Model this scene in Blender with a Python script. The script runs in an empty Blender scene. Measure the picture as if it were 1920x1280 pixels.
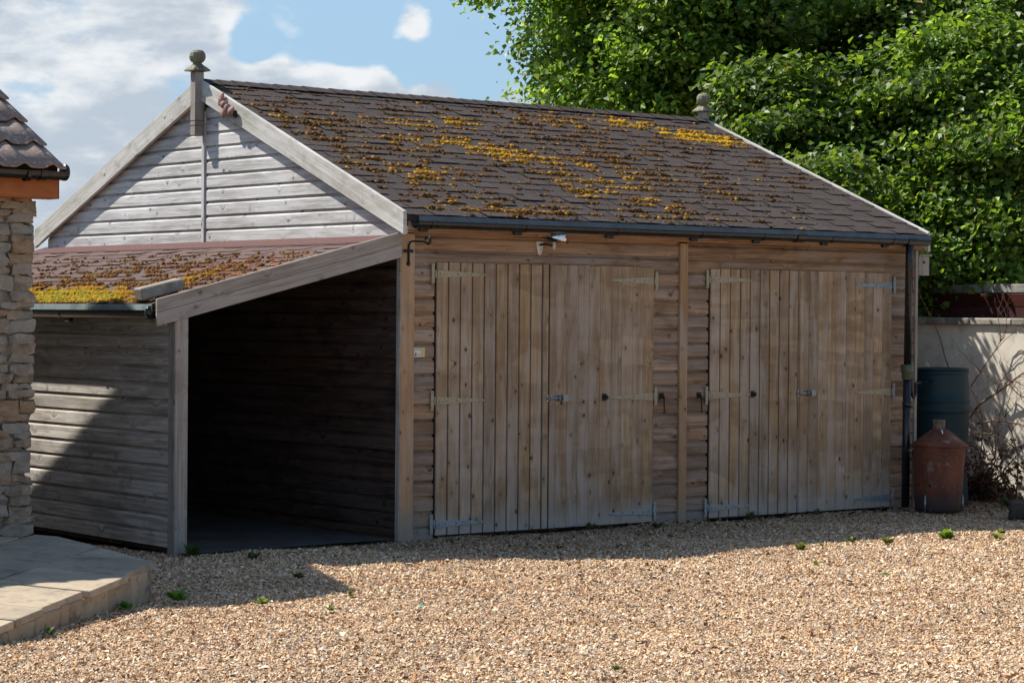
import bpy, bmesh, math, random
import numpy as np
from mathutils import Matrix, Vector, noise
random.seed(7); rng = np.random.default_rng(7)
sc = bpy.context.scene
COL = sc.collection
R = math.radians

# ------------------------------------------------------------------ camera
cam_d = bpy.data.cameras.new('camera'); cam = bpy.data.objects.new('camera', cam_d); COL.objects.link(cam)
cam_d.sensor_width = 36.0; cam_d.lens = 4455.7/1920*36; cam_d.clip_start = 0.1; cam_d.clip_end = 3000
yaw, pitch, roll = 0.66596, -0.01148, 0.00791
fw = Vector((math.sin(yaw)*math.cos(pitch), math.cos(yaw)*math.cos(pitch), math.sin(pitch)))
rt = Vector((math.cos(yaw), -math.sin(yaw), 0)); up = rt.cross(fw)
rt, up = rt*math.cos(roll)+up*math.sin(roll), up*math.cos(roll)-rt*math.sin(roll)
CAM = Vector((-10.2329, -14.4002, 1.6871))
M = Matrix.Identity(4)
for i in range(3):
    M[i][0] = rt[i]; M[i][1] = up[i]; M[i][2] = -fw[i]; M[i][3] = CAM[i]
cam.matrix_world = M
sc.camera = cam

# ------------------------------------------------------------------ light
SUN = Vector((1, -1.725, -2.5)).normalized()
sun_d = bpy.data.lights.new('sun', 'SUN'); sun = bpy.data.objects.new('sun', sun_d); COL.objects.link(sun)
sun_d.energy = 5.0; sun_d.angle = R(0.55); sun_d.color = (1.0, 0.95, 0.87)
sun.rotation_euler = SUN.to_track_quat('-Z', 'Y').to_euler(); sun.location = (-6, 10, 14)
sc.view_settings.view_transform = 'Standard'; sc.view_settings.look = 'None'
sc.view_settings.gamma = 1; sc.view_settings.use_curve_mapping = False
sc.view_settings.exposure = 0.6
sc.render.engine = 'CYCLES'
sc.cycles.use_denoising = True
sc.cycles.max_bounces = 8; sc.cycles.transparent_max_bounces = 8

# ------------------------------------------------------------------ node helpers
class NT:
    def __init__(s, tree): s.t = tree; s.n = tree.nodes; s.l = tree.links
    def new(s, typ, **kw):
        n = s.n.new(typ)
        for k, v in kw.items():
            if k.startswith('i_'):
                key = k[2:]
                n.inputs[int(key) if key.isdigit() else key].default_value = v
            else: setattr(n, k, v)
        return n
    def link(s, a, b): s.l.new(a, b)
    def put(s, v, sock):
        if isinstance(v, bpy.types.NodeSocket): s.l.new(v, sock)
        else: sock.default_value = v
    def math(s, op, a, b=0.0, clamp=False):
        n = s.new('ShaderNodeMath', operation=op); n.use_clamp = clamp
        s.put(a, n.inputs[0]); s.put(b, n.inputs[1]); return n.outputs[0]
    def mix(s, f, a, b, typ='MIX'):
        n = s.new('ShaderNodeMix', data_type='RGBA', blend_type=typ)
        s.put(f, n.inputs[0])
        for v, i in ((a, 6), (b, 7)):
            if isinstance(v, tuple) and len(v) == 3: v = v+(1,)
            s.put(v, n.inputs[i])
        return n.outputs[2]
    def ramp(s, f, a, b, c0=0.0, c1=1.0):
        n = s.new('ShaderNodeMapRange', interpolation_type='SMOOTHSTEP')
        s.put(f, n.inputs[0]); n.inputs[1].default_value = a; n.inputs[2].default_value = b
        n.inputs[3].default_value = c0; n.inputs[4].default_value = c1
        return n.outputs[0]
    def noise(s, vec, scale, detail=3, rough=0.55, dist=0.0, dim='3D'):
        n = s.new('ShaderNodeTexNoise', noise_dimensions=dim)
        s.put(vec, n.inputs['Vector']); n.inputs['Scale'].default_value = scale
        n.inputs['Detail'].default_value = detail; n.inputs['Roughness'].default_value = rough
        n.inputs['Distortion'].default_value = dist
        return n.outputs[0]
    def scale(s, vec, sx, sy, sz):
        n = s.new('ShaderNodeVectorMath', operation='MULTIPLY')
        s.put(vec, n.inputs[0]); n.inputs[1].default_value = (sx, sy, sz); return n.outputs[0]
    def vadd(s, a, b):
        n = s.new('ShaderNodeVectorMath', operation='ADD'); s.put(a, n.inputs[0]); s.put(b, n.inputs[1]); return n.outputs[0]

def newmat(name):
    m = bpy.data.materials.new(name); m.use_nodes = True
    t = NT(m.node_tree); b = m.node_tree.nodes['Principled BSDF']
    return m, t, b
def bump(t, b, h, strength=0.5, dist=0.01):
    n = t.new('ShaderNodeBump'); n.inputs['Strength'].default_value = strength; n.inputs['Distance'].default_value = dist
    t.link(h, n.inputs['Height']); t.link(n.outputs[0], b.inputs['Normal'])

# ------------------------------------------------------------------ world: daylight sky with broken cloud
w = bpy.data.worlds.new('World'); sc.world = w; w.use_nodes = True
t = NT(w.node_tree); bg = w.node_tree.nodes['Background']
sky = t.new('ShaderNodeTexSky', sky_type='NISHITA'); sky.sun_disc = False
sky.sun_elevation = R(51.4); sky.sun_rotation = math.atan2(-SUN.x, -SUN.y)
sky.altitude = 50; sky.air_density = 1.0; sky.dust_density = 0.6; sky.ozone_density = 1.2
geo = t.new('ShaderNodeTexCoord'); D = geo.outputs['Generated']
nrm = t.new('ShaderNodeVectorMath', operation='NORMALIZE'); t.link(D, nrm.inputs[0]); D = nrm.outputs[0]
Ds = t.scale(D, 1, 1, 1.9)
n1 = t.noise(Ds, 13.0, 9, 0.56, 0.15)
n2 = t.noise(t.vadd(Ds, (3.1, 7.7, 1.3)), 5.0, 4, 0.5)
dens = t.math('SUBTRACT', t.math('ADD', t.math('MULTIPLY', n1, 0.65), t.math('MULTIPLY', n2, 0.35)), 0.02)
def dirpx(u, v): return (fw + rt*((u-960)/4455.7) + up*((640-v)/4455.7)).normalized()
# banks of cloud standing at these bearings: (bearing vector, radius in degrees, how much thicker)
BANKS = [(dirpx(60, 180), 4.6, .16), (dirpx(250, 330), 3.0, .12), (dirpx(-500, 100), 8.0, .10), (dirpx(330, -10), 2.8, .22), (dirpx(540, -20), 1.8, .12), (dirpx(120, 30), 2.5, .08), (dirpx(230, 240), 2.0, .10),
         (dirpx(440, 175), 1.2, .24), (dirpx(520, 150), .9, .20), (dirpx(620, 160), 1.1, .22), (dirpx(710, 165), .8, .20), (dirpx(560, 230), 1.6, .2), (dirpx(760, 230), 1.4, .17),
         (dirpx(820, 215), 1.5, .26), (dirpx(950, 235), 1.3, .22), (dirpx(770, 40), 1.0, .13), (dirpx(470, 75), .9, -.18), (dirpx(640, 75), .9, -.18), (dirpx(860, 60), 1.2, -.18), (dirpx(760, 110), .8, -.15), (dirpx(1150, 40), 3.0, -.1)]
for c, r, a in BANKS:
    dp = t.new('ShaderNodeVectorMath', operation='DISTANCE'); t.link(D, dp.inputs[0]); dp.inputs[1].default_value = c
    g = t.ramp(dp.outputs['Value'], R(r), 0.0, 0.0, a)
    dens = t.math('ADD', dens, g)
cover = t.ramp(dens, 0.515, 0.605)
thick = t.ramp(dens, 0.58, 0.80)
n3 = t.noise(t.vadd(Ds, (0.0, 0.0, 0.016)), 13.0, 7, 0.56, 0.15)       # same field sampled higher up: shades the undersides
n4 = t.noise(t.vadd(t.scale(D, 1, 1, 4.0), (5, 2, 9)), 9.0, 6, 0.6)
lit = t.math('ADD', t.math('MULTIPLY', t.math('SUBTRACT', n1, n3), 3.5), t.ramp(n4, .35, .65, -.25, .35))
lit = t.math('SUBTRACT', lit, t.math('MULTIPLY', thick, 0.5))
ccol = t.mix(t.ramp(lit, -.32, .52), (3.4, 3.85, 4.4), (6.0, 6.1, 6.2))
skyc = t.mix(1.0, sky.outputs[0], (.80, .92, 1.0), 'MULTIPLY')
sx = t.new('ShaderNodeSeparateXYZ'); t.link(D, sx.inputs[0])
lowhaze = t.ramp(sx.outputs[2], 0.45, 0.0, 0.0, 0.9)
skyc = t.mix(lowhaze, skyc, (2.5, 3.8, 5.15))
cover = t.math('MULTIPLY', cover, 0.93)
t.link(t.mix(cover, skyc, ccol), bg.inputs['Color']); bg.inputs['Strength'].default_value = 0.1

# ------------------------------------------------------------------ materials
def wood(name, light, dark, stain=(.12, .08, .05), stain_amt=.5, grey=None, grey_amt=0.0, knots=1.0, low=None, rough=.85, streak=1.35, bands=0.0, vary=.35, green=0.0):
    """plank: local X along the grain, local Y across the face"""
    m, t, b = newmat(name)
    tc = t.new('ShaderNodeTexCoord'); oi = t.new('ShaderNodeObjectInfo'); rnd = oi.outputs['Random']
    gp = t.new('ShaderNodeNewGeometry').outputs['Position']
    off = t.new('ShaderNodeCombineXYZ'); t.link(t.math('MULTIPLY', rnd, 37.0), off.inputs[0]); t.link(t.math('MULTIPLY', rnd, 91.0), off.inputs[1])
    P = t.vadd(tc.outputs['Object'], off.outputs[0])
    # knots bend the grain round them
    vo = t.new('ShaderNodeTexVoronoi', voronoi_dimensions='2D', feature='F1'); t.link(t.scale(P, .85, 1.15, 0), vo.inputs['Vector'])
    vo.inputs['Scale'].default_value = 4.2
    kd = vo.outputs['Distance']
    wob = t.ramp(kd, .26, .02, 0, .035)
    wv = t.new('ShaderNodeCombineXYZ'); t.link(wob, wv.inputs[1])
    Pk = t.vadd(P, wv.outputs[0])
    fine = t.noise(t.scale(Pk, 5, 230, 40), 1.0, 4, .65)
    ring = t.noise(t.scale(Pk, 1.3, 38, 8), 1.0, 4, .6, .6)
    g = t.math('ADD', t.math('MULTIPLY', fine, .45), t.math('MULTIPLY', ring, .55))
    c = t.mix(t.ramp(g, .50-.16/streak, .50+.14/streak), dark, light)
    # each board its own tone
    hv = t.new('ShaderNodeHueSaturation'); t.link(c, hv.inputs['Color'])
    t.link(t.math('ADD', 1-vary/2, t.math('MULTIPLY', rnd, vary)), hv.inputs['Value'])
    t.link(t.math('ADD', .82, t.math('MULTIPLY', t.math('FRACT', t.math('MULTIPLY', rnd, 17.3)), .36)), hv.inputs['Saturation'])
    c = hv.outputs[0]
    # weather stains lying across several boards
    s1 = t.noise(t.scale(gp, 1.7, 1.7, 3.4), 1.0, 4, .55, 1.2)
    s2 = t.noise(t.scale(P, 2.2, 14, 3), 1.0, 3, .5)
    sm = t.math('ADD', t.math('MULTIPLY', s1, .6), t.math('MULTIPLY', s2, .4))
    c = t.mix(t.math('MULTIPLY', t.ramp(sm, .49, .62), stain_amt), c, stain)
    if bands > 0:       # tide lines left by wetting, edge sharp on one side
        fr = t.math('FRACT', t.math('ADD', t.math('MULTIPLY', t.noise(t.scale(gp, .55, .55, 1.9), 1.0, 3.0, .55, .35), 6.0), t.math('MULTIPLY', rnd, .42)))
        c = t.mix(t.math('MULTIPLY', t.math('MULTIPLY', t.ramp(fr, .1, .80), t.ramp(fr, 1.0, .86)), bands), c, (.20, .122, .065))
    if grey:
        g1 = t.noise(t.vadd(t.scale(P, 1.6, 9, 2), (9, 4, 2)), 1.0, 4, .6, .4)
        g2 = t.noise(t.vadd(t.scale(gp, .8, .8, 1.1), (2, 7, 4)), 1.0, 3, .5)
        gm = t.math('ADD', t.math('MULTIPLY', g1, .6), t.math('MULTIPLY', g2, .4))
        c = t.mix(t.math('MULTIPLY', t.ramp(gm, .47, .62), grey_amt), c, grey)
    if low:             # rain-splashed feet of the boards, bleached
        sp = t.new('ShaderNodeSeparateXYZ'); t.link(gp, sp.inputs[0])
        h = t.math('ADD', sp.outputs[2], t.math('MULTIPLY', t.noise(t.scale(gp, 9, 9, 1.0), 1.0, 4), -.40))
        c = t.mix(t.ramp(h, .06, -.16, 0, .65), c, low)
    if green > 0:
        c = t.mix(t.math('MULTIPLY', t.ramp(t.noise(t.vadd(gp, (4, 4, 4)), 3.2, 5, .65), .52, .68), green), c, (.14, .16, .055))
    # knots
    kr = t.math('ADD', kd, t.math('MULTIPLY', t.noise(P, 55.0, 2), -.03))
    krad = t.math('SUBTRACT', t.math('MULTIPLY', t.math('POWER', t.math('FRACT', t.math('MULTIPLY', vo.outputs['Color'], 7.0)), 2.2), .042), .014)
    core = t.ramp(t.math('SUBTRACT', kr, krad), .034, .010, 0, knots*.85)
    halo = t.ramp(kd, .15, .05, 0, knots*.28)
    c = t.mix(halo, c, tuple(x*.55 for x in dark))
    c = t.mix(core, c, tuple(x*.22 for x in dark))
    t.link(c, b.inputs['Base Color']); b.inputs['Roughness'].default_value = rough
    b.inputs['Specular IOR Level'].default_value = .25
    hgt = t.math('SUBTRACT', t.math('ADD', t.math('MULTIPLY', fine, .6), t.math('MULTIPLY', ring, .8)), t.math('MULTIPLY', core, .8))
    bump(t, b, hgt, .55, .0025)
    return m

GREY = (.42, .41, .40)
W_SIDE = wood('larch_siding_brown', (.39, .268, .18), (.19, .122, .077), (.13, .080, .048), .55, (.30, .255, .22), .6, .8, low=(.23, .21, .19), vary=.5)
W_DOOR = wood('door_planks_brown', (.47, .345, .222), (.235, .162, .100), (.21, .132, .074), .45, (.44, .375, .315), .6, 1.0, low=(.38, .36, .33), bands=.45, vary=.42, streak=.8)
W_POST = wood('post_timber_tan', (.47, .305, .18), (.32, .20, .112), (.24, .155, .09), .4, (.42, .36, .30), .5, .9, low=(.25, .23, .20), vary=.2, streak=.8)
W_GABLE = wood('siding_silvered', (.64, .63, .61), (.36, .35, .335), (.33, .31, .29), .5, (.72, .72, .71), .5, .9, vary=.2)
W_BARGE = wood('bargeboard_silvered', (.60, .58, .54), (.40, .38, .34), (.28, .26, .20), .45, (.60, .59, .57), .5, .8, vary=.15, green=.35)
W_LEAN = wood('siding_grey_brown', (.62, .575, .515), (.31, .275, .24), (.18, .145, .115), .45, (.43, .41, .385), .6, .55, vary=.3, green=.22)
W_LBARGE = wood('lean_to_bargeboard', (.38, .335, .29), (.24, .205, .172), (.17, .14, .115), .4, (.41, .38, .345), .6, .6, vary=.15)
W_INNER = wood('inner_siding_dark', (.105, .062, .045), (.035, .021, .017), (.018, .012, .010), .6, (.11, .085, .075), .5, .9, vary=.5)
W_MOSSY = wood('finial_timber_lichened', (.26, .24, .17), (.13, .125, .085), (.10, .10, .06), .5, (.24, .25, .19), .6, .5, vary=.1, green=.7)
W_FASCIA = wood('fascia_timber', (.42, .25, .14), (.26, .145, .08), (.18, .11, .06), .4, (.33, .27, .22), .3, .7, vary=.2)
W_ORANGE = wood('stained_soffit_timber', (.42, .135, .035), (.29, .085, .022), (.25, .08, .02), .3, None, 0, .1, vary=.1, rough=.45)
W_RED = wood('dark_red_stained_boards', (.070, .014, .010), (.042, .010, .007), (.045, .012, .009), .4, None, 0, .2, vary=.25, rough=.6)
W_BLOCK = wood('offcut_timber_grey', (.34, .31, .27), (.20, .18, .155), (.14, .12, .10), .4, (.38, .36, .33), .5, .5)

def plain(name, col, rough=.5, metal=0.0, var=.25, vs=20.0, spec=.5, bm=.3, col2=None, lo=.4, hi=.65):
    m, t, b = newmat(name)
    tc = t.new('ShaderNodeTexCoord').outputs['Object']
    n = t.noise(tc, vs, 6, .65)
    c2 = col2 if col2 else tuple(x*(1-var) for x in col)
    t.link(t.mix(t.ramp(n, lo, hi), col, c2), b.inputs['Base Color'])
    t.link(t.math('ADD', rough-.06, t.math('MULTIPLY', n, .14)), b.inputs['Roughness'])
    b.inputs['Metallic'].default_value = metal; b.inputs['Specular IOR Level'].default_value = spec
    if bm: bump(t, b, n, bm, .002)
    return m
M_BLACKPL = plain('black_gutter_plastic', (.009, .010, .012), .25, 0, .3, 9, .5, 0, (.016, .018, .020))
M_GUTLIP = plain('gutter_edge_sky_sheen', (.055, .080, .105), .35, 0, .35, 6, .5, 0)  # sky reflection on the black gutter's lip, put into its base colour
M_GUTLIP2 = plain('lean_to_drip_edge_pale', (.30, .37, .37), .5, 0, .4, 5, .4, 0)
M_HINGE = plain('hinge_passivated_yellow', (.40, .345, .22), .65, .1, .35, 45, .5, .3, (.30, .265, .18))
M_HINGEG = plain('hinge_galvanised_grey', (.29, .335, .345), .5, .35, .3, 45, .5, .3)
M_GALV = plain('galvanised_bolt', (.36, .37, .38), .35, .75, .5, 60)
M_BLACKIRON = plain('black_iron', (.012, .012, .013), .5, .3, .3, 40)
M_RUSTY = plain('rusty_padlock', (.16, .07, .045), .7, .3, .5, 60)
M_CHROME = plain('polished_housing', (.80, .82, .85), .16, .85, .1, 9, .5, 0)
M_WHITEPL = plain('aged_white_metal', (.62, .59, .52), .5, 0, .3, 50, .5, 0)
M_LENS = plain('dark_glass', (.006, .006, .008), .08, 0, 0, 9, .6, 0)
M_CLAY = plain('terracotta_ornament_clay', (.36, .225, .19), .75, 0, .4, 35, .3, .5, (.22, .12, .10))
M_GREENPL = plain('diverter_green_plastic', (.085, .105, .065), .5, 0, .3, 15)
M_PAPER = plain('notice_paper', (.72, .70, .64), .6, 0, .1, 30, .3, 0)
M_PAPERY = plain('notice_yellow_panel', (.62, .50, .27), .6, 0, .1, 30, .3, 0)
M_INK = plain('notice_ink', (.12, .10, .09), .7, 0, 0, 30, .3, 0)
M_TEAL = plain('teal_plastic_scrap', (.10, .48, .42), .4)
M_DARKSTONE = plain('dark_weathered_stone', (.07, .055, .045), .9, 0, .5, 14, .2, .8)

def mat_butt():
    m, t, b = newmat('water_butt_plastic')
    tc = t.new('ShaderNodeTexCoord').outputs['Object']
    n = t.noise(t.scale(tc, 3, 3, 1.2), 1.5, 5, .6)
    c = t.mix(t.ramp(n, .35, .7), (.006, .026, .034), (.011, .036, .044))
    d = t.ramp(t.noise(t.scale(tc, 9, 9, 1.0), 1.0, 5, .7), .58, .8, 0, .5)
    c = t.mix(d, c, (.035, .045, .042))
    t.link(c, b.inputs['Base Color']); t.link(t.math('ADD', .46, t.math('MULTIPLY', n, .2)), b.inputs['Roughness']); b.inputs['Specular IOR Level'].default_value = .3
    return m
M_BUTT = mat_butt()
def mat_rust():
    m, t, b = newmat('rusted_sheet_metal')
    tc = t.new('ShaderNodeTexCoord').outputs['Object']
    n = t.noise(t.scale(tc, 5, 5, 3), 1.2, 8, .7, .4); n2 = t.noise(tc, 42, 4, .6)
    c = t.mix(t.ramp(n, .35, .62), (.185, .058, .026), (.095, .032, .020))
    c = t.mix(t.ramp(n2, .5, .72, 0, .5), c, (.25, .095, .045))
    n3 = t.noise(t.vadd(t.scale(tc, 1, 1, .8), (3.3, .5, 1)), 4.2, 5, .6)
    c = t.mix(t.ramp(n3, .61, .70, 0, .7), c, (.27, .23, .16))
    sp = t.new('ShaderNodeSeparateXYZ'); t.link(tc, sp.inputs[0])
    h = t.math('ADD', sp.outputs[2], t.math('MULTIPLY', n, -.22))
    c = t.mix(t.ramp(h, .12, -.02, 0, .85), c, (.035, .025, .025))
    t.link(c, b.inputs['Base Color']); b.inputs['Roughness'].default_value = .7; b.inputs['Metallic'].default_value = .15
    bump(t, b, t.math('ADD', n, t.math('MULTIPLY', n2, .3)), .5, .004)
    return m
M_RUST = mat_rust()
def mat_shingle(name, ca, cb, cc):
    m, t, b = newmat(name)
    tc = t.new('ShaderNodeTexCoord').outputs['Object']; oi = t.new('ShaderNodeObjectInfo').outputs['Random']
    gp = t.new('ShaderNodeNewGeometry').outputs['Position']
    n = t.noise(gp, 2.3, 5, .6); gr = t.noise(gp, 480, 2, .7)
    c = t.mix(t.ramp(n, .38, .62), ca, cb)
    c = t.mix(t.math('MULTIPLY', oi, .45), c, cc)
    c = t.mix(t.ramp(gr, .35, .7, .0, .55), c, tuple(x*2.1 for x in ca))
    sp = t.new('ShaderNodeTexVoronoi', voronoi_dimensions='3D'); t.link(gp, sp.inputs['Vector']); sp.inputs['Scale'].default_value = 26
    big = t.noise(gp, 1.1, 2)
    c = t.mix(t.math('MULTIPLY', t.ramp(sp.outputs['Distance'], .16, .10), t.ramp(big, .42, .6, .15, .8)), c, (.30, .29, .27))
    c = t.mix(t.ramp(t.noise(t.vadd(gp, (8, 1, 3)), 5.0, 6, .7), .60, .75, 0, .55), c, (.085, .05, .025))
    t.link(c, b.inputs['Base Color']); b.inputs['Roughness'].default_value = .92; b.inputs['Specular IOR Level'].default_value = .2
    bump(t, b, gr, .6, .003)
    return m
M_SHING = mat_shingle('felt_shingle_dark', (.042, .032, .029), (.055, .042, .036), (.030, .024, .024))
M_SHINGR = mat_shingle('felt_shingle_red_brown', (.105, .066, .058), (.090, .063, .056), (.078, .060, .055))
M_FELT = mat_shingle('felt_flashing_red', (.098, .050, .046), (.085, .046, .043), (.092, .048, .045))
def mat_attr(name, rough=.9, trans=0.0, spec=.2, bm=0, tint=None):
    m, t, b = newmat(name)
    a = t.new('ShaderNodeAttribute', attribute_name='col').outputs['Color']
    gp = t.new('ShaderNodeNewGeometry').outputs['Position']
    if bm:
        n = t.noise(gp, 170, 4, .7)
        a = t.mix(t.ramp(n, .3, .75), t.mix(1.0, a, (.72, .72, .72), 'MULTIPLY'), t.mix(1.0, a, (1.25, 1.25, 1.25), 'MULTIPLY'))
        bump(t, b, n, .5, bm)
    t.link(a, b.inputs['Base Color']); b.inputs['Roughness'].default_value = rough; b.inputs['Specular IOR Level'].default_value = spec
    if trans:
        tr = t.new('ShaderNodeBsdfTranslucent'); mx = t.new('ShaderNodeMixShader'); mx.inputs[0].default_value = trans
        t.link(t.mix(1.0, a, (1.45, 1.5, .6), 'MULTIPLY'), tr.inputs['Color'])
        out = m.node_tree.nodes['Material Output']
        t.link(b.outputs[0], mx.inputs[1]); t.link(tr.outputs[0], mx.inputs[2]); t.link(mx.outputs[0], out.inputs['Surface'])
    return m
M_GRAVEL = mat_attr('flint_gravel_stones', .85, 0, .3, .002)
M_LEAF = mat_attr('leaves', .45, .50, .4)
M_MOSS = mat_attr('moss_cushions', .95, .12, .1, .004)
M_WEED = mat_attr('weed_leaves', .6, .3, .3)
M_BARK = plain('bark', (.10, .075, .052), .9, 0, .55, 14, .2, .9)
M_TWIG = plain('dry_twig_bark', (.12, .062, .042), .8, 0, .5, 30, .2, .4, (.22, .15, .105))
def mat_ground():
    m, t, b = newmat('gravel_bed')
    gp = t.new('ShaderNodeNewGeometry').outputs['Position']
    vo = t.new('ShaderNodeTexVoronoi'); t.link(gp, vo.inputs['Vector']); vo.inputs['Scale'].default_value = 62
    s = t.new('ShaderNodeSeparateXYZ'); t.link(vo.outputs['Color'], s.inputs[0])
    c = t.mix(t.ramp(s.outputs[0], .1, .9), (.26, .15, .08), (.55, .37, .22))
    c = t.mix(t.ramp(s.outputs[1], .7, .95, 0, .8), c, (.42, .39, .36))
    n = t.noise(gp, .35, 4)
    c = t.mix(t.ramp(n, .35, .65), c, t.mix(1.0, c, (.8, .78, .72), 'MULTIPLY'))
    t.link(c, b.inputs['Base Color']); b.inputs['Roughness'].default_value = .95
    bump(t, b, vo.outputs['Distance'], 1.0, -.012)
    return m
M_GROUND = mat_ground()
def mat_grassland():
    m, t, b = newmat('rough_grass_land')
    gp = t.new('ShaderNodeNewGeometry').outputs['Position']
    c = t.mix(t.ramp(t.noise(gp, .25, 6, .65), .35, .65), (.055, .085, .025), (.10, .11, .04))
    t.link(c, b.inputs['Base Color']); b.inputs['Roughness'].default_value = .95
    return m
M_LAND = mat_grassland()
def mat_conc(name, ca, cb, cc, sc_=3.0):
    m, t, b = newmat(name)
    gp = t.new('ShaderNodeNewGeometry').outputs['Position']; oi = t.new('ShaderNodeObjectInfo').outputs['Random']
    n = t.noise(gp, sc_, 7, .65, .3); f = t.noise(gp, 120, 3, .7)
    c = t.mix(t.ramp(n, .38, .62), ca, cb)
    c = t.mix(t.ramp(t.noise(t.vadd(gp, (4, 8, 2)), 7, 6, .7), .50, .66, 0, .75), c, cc)
    c = t.mix(t.ramp(f, .35, .75, 0, .35), c, tuple(x*.55 for x in ca))
    hv = t.new('ShaderNodeHueSaturation'); t.link(c, hv.inputs['Color']); t.link(t.math('ADD', .82, t.math('MULTIPLY', oi, .34)), hv.inputs['Value'])
    t.link(hv.outputs[0], b.inputs['Base Color']); b.inputs['Roughness'].default_value = .9; b.inputs['Specular IOR Level'].default_value = .25
    bump(t, b, t.math('ADD', t.math('MULTIPLY', n, .8), t.math('MULTIPLY', f, .4)), .6, .004)
    return m
M_SLAB = mat_conc('buff_paving_slab', (.43, .345, .245), (.33, .27, .195), (.19, .165, .125))
M_WBLOCK = mat_conc('patio_edging_block', (.42, .335, .225), (.33, .255, .17), (.075, .06, .045), 4)
M_SCREED = mat_conc('bare_concrete_floor', (.13, .115, .10), (.085, .078, .07), (.05, .045, .04), 2)
M_RENDER = mat_conc('pale_rendered_wall', (.78, .71, .59), (.68, .62, .51), (.50, .45, .37), 2.6)
M_COPING = mat_conc('stone_coping', (.33, .30, .25), (.24, .22, .18), (.12, .12, .09), 6)
M_MORTAR = mat_conc('lime_mortar', (.30, .25, .19), (.25, .21, .16), (.17, .14, .11), 9)
def mat_stone():
    m, t, b = newmat('rubble_stone')
    tc = t.new('ShaderNodeTexCoord').outputs['Object']; oi = t.new('ShaderNodeObjectInfo').outputs['Random']
    off = t.new('ShaderNodeCombineXYZ'); t.link(t.math('MULTIPLY', oi, 53.0), off.inputs[0]); P = t.vadd(tc, off.outputs[0])
    n = t.noise(P, 11, 8, .7, .5); f = t.noise(P, 70, 4, .7)
    c = t.mix(t.ramp(n, .35, .65), (.42, .335, .245), (.21, .17, .13))
    c = t.mix(t.ramp(oi, .3, 1, 0, .8), c, (.36, .33, .285))
    c = t.mix(t.ramp(oi, .35, 0, 0, .6), c, (.40, .25, .13))
    c = t.mix(t.ramp(t.noise(t.vadd(P, (2, 2, 2)), 26, 5, .7), .56, .70, 0, .7), c, (.46, .43, .37))
    c = t.mix(t.ramp(f, .55, .75, 0, .6), c, (.10, .08, .06))
    t.link(c, b.inputs['Base Color']); b.inputs['Roughness'].default_value = .95; b.inputs['Specular IOR Level'].default_value = .15
    bump(t, b, t.math('ADD', n, t.math('MULTIPLY', f, .5)), 1.0, .022)
    return m
M_STONE = mat_stone()
def mat_tile():
    m, t, b = newmat('concrete_pantile_weathered')
    gp = t.new('ShaderNodeNewGeometry').outputs['Position']; oi = t.new('ShaderNodeObjectInfo').outputs['Random']
    n = t.noise(gp, 9, 7, .7)
    c = t.mix(t.ramp(n, .36, .64), (.34, .235, .19), (.23, .165, .135))
    c = t.mix(t.math('MULTIPLY', oi, .4), c, (.32, .26, .21))
    c = t.mix(t.ramp(t.noise(t.vadd(gp, (1, 5, 2)), 34, 4, .65), .55, .64, 0, .85), c, (.50, .49, .45))
    c = t.mix(t.ramp(t.noise(t.vadd(gp, (7, 5, 2)), 17, 5, .7), .56, .72, 0, .7), c, (.07, .055, .04))
    t.link(c, b.inputs['Base Color']); b.inputs['Roughness'].default_value = .9
    bump(t, b, n, .7, .006)
    return m
M_TILE = mat_tile()

# ------------------------------------------------------------------ object helpers
WM = {}          # world matrix of every object built
def link(o, parent=None, Mw=None):
    COL.objects.link(o); Mw = Mw if Mw is not None else Matrix.Identity(4)
    if parent is not None:
        o.parent = parent; o.matrix_basis = WM[parent.name].inverted() @ Mw
    else: o.matrix_basis = Mw
    WM[o.name] = Mw.copy(); return o
def tag(o, label=None, cat=None, group=None, kind=None):
    if label: o['label'] = label
    if cat: o['category'] = cat
    if group: o['group'] = group
    if kind: o['kind'] = kind
    return o
def thing(name, loc, label, cat, group=None, Mw=None):
    o = bpy.data.objects.new(name, None); o.empty_display_size = .2
    link(o, None, Mw if Mw is not None else Matrix.Translation(loc)); return tag(o, label, cat, group)
def mobj(name, me, mat, parent=None, Mw=None, smooth=False):
    if mat is not None and not me.materials: me.materials.append(mat)
    if smooth: me.shade_smooth()
    return link(bpy.data.objects.new(name, me), parent, Mw)
def pyd(name, vs, fs):
    me = bpy.data.meshes.new(name); me.from_pydata([tuple(v) for v in vs], [], fs); me.update(); return me
def frame(o, x, y, z):      # matrix from origin and three axes
    m = Matrix.Identity(4)
    for i in range(3): m[i][0] = x[i]; m[i][1] = y[i]; m[i][2] = z[i]; m[i][3] = o[i]
    return m
def fixn(me):
    bm = bmesh.new(); bm.from_mesh(me); bmesh.ops.recalc_face_normals(bm, faces=bm.faces); bm.to_mesh(me); bm.free(); return me
_bc = {}
def boxm(L, Wd, T, bev=.002, uneven=0):
    key = (round(L, 4), round(Wd, 4), round(T, 4), bev)
    if key in _bc and not uneven: return _bc[key]
    bm = bmesh.new(); bmesh.ops.create_cube(bm, size=1)
    for v in bm.verts: v.co = Vector(((v.co.x+.5)*L, (v.co.y+.5)*Wd, (v.co.z+.5)*T))
    if uneven:
        for v in bm.verts: v.co += Vector([random.uniform(-uneven, uneven) for _ in range(3)])
    if bev: bmesh.ops.bevel(bm, geom=bm.edges[:], offset=bev, segments=1, affect='EDGES')
    me = bpy.data.meshes.new('board'); bm.to_mesh(me); bm.free()
    if not uneven: _bc[key] = me
    return me
_mc = {}
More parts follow.
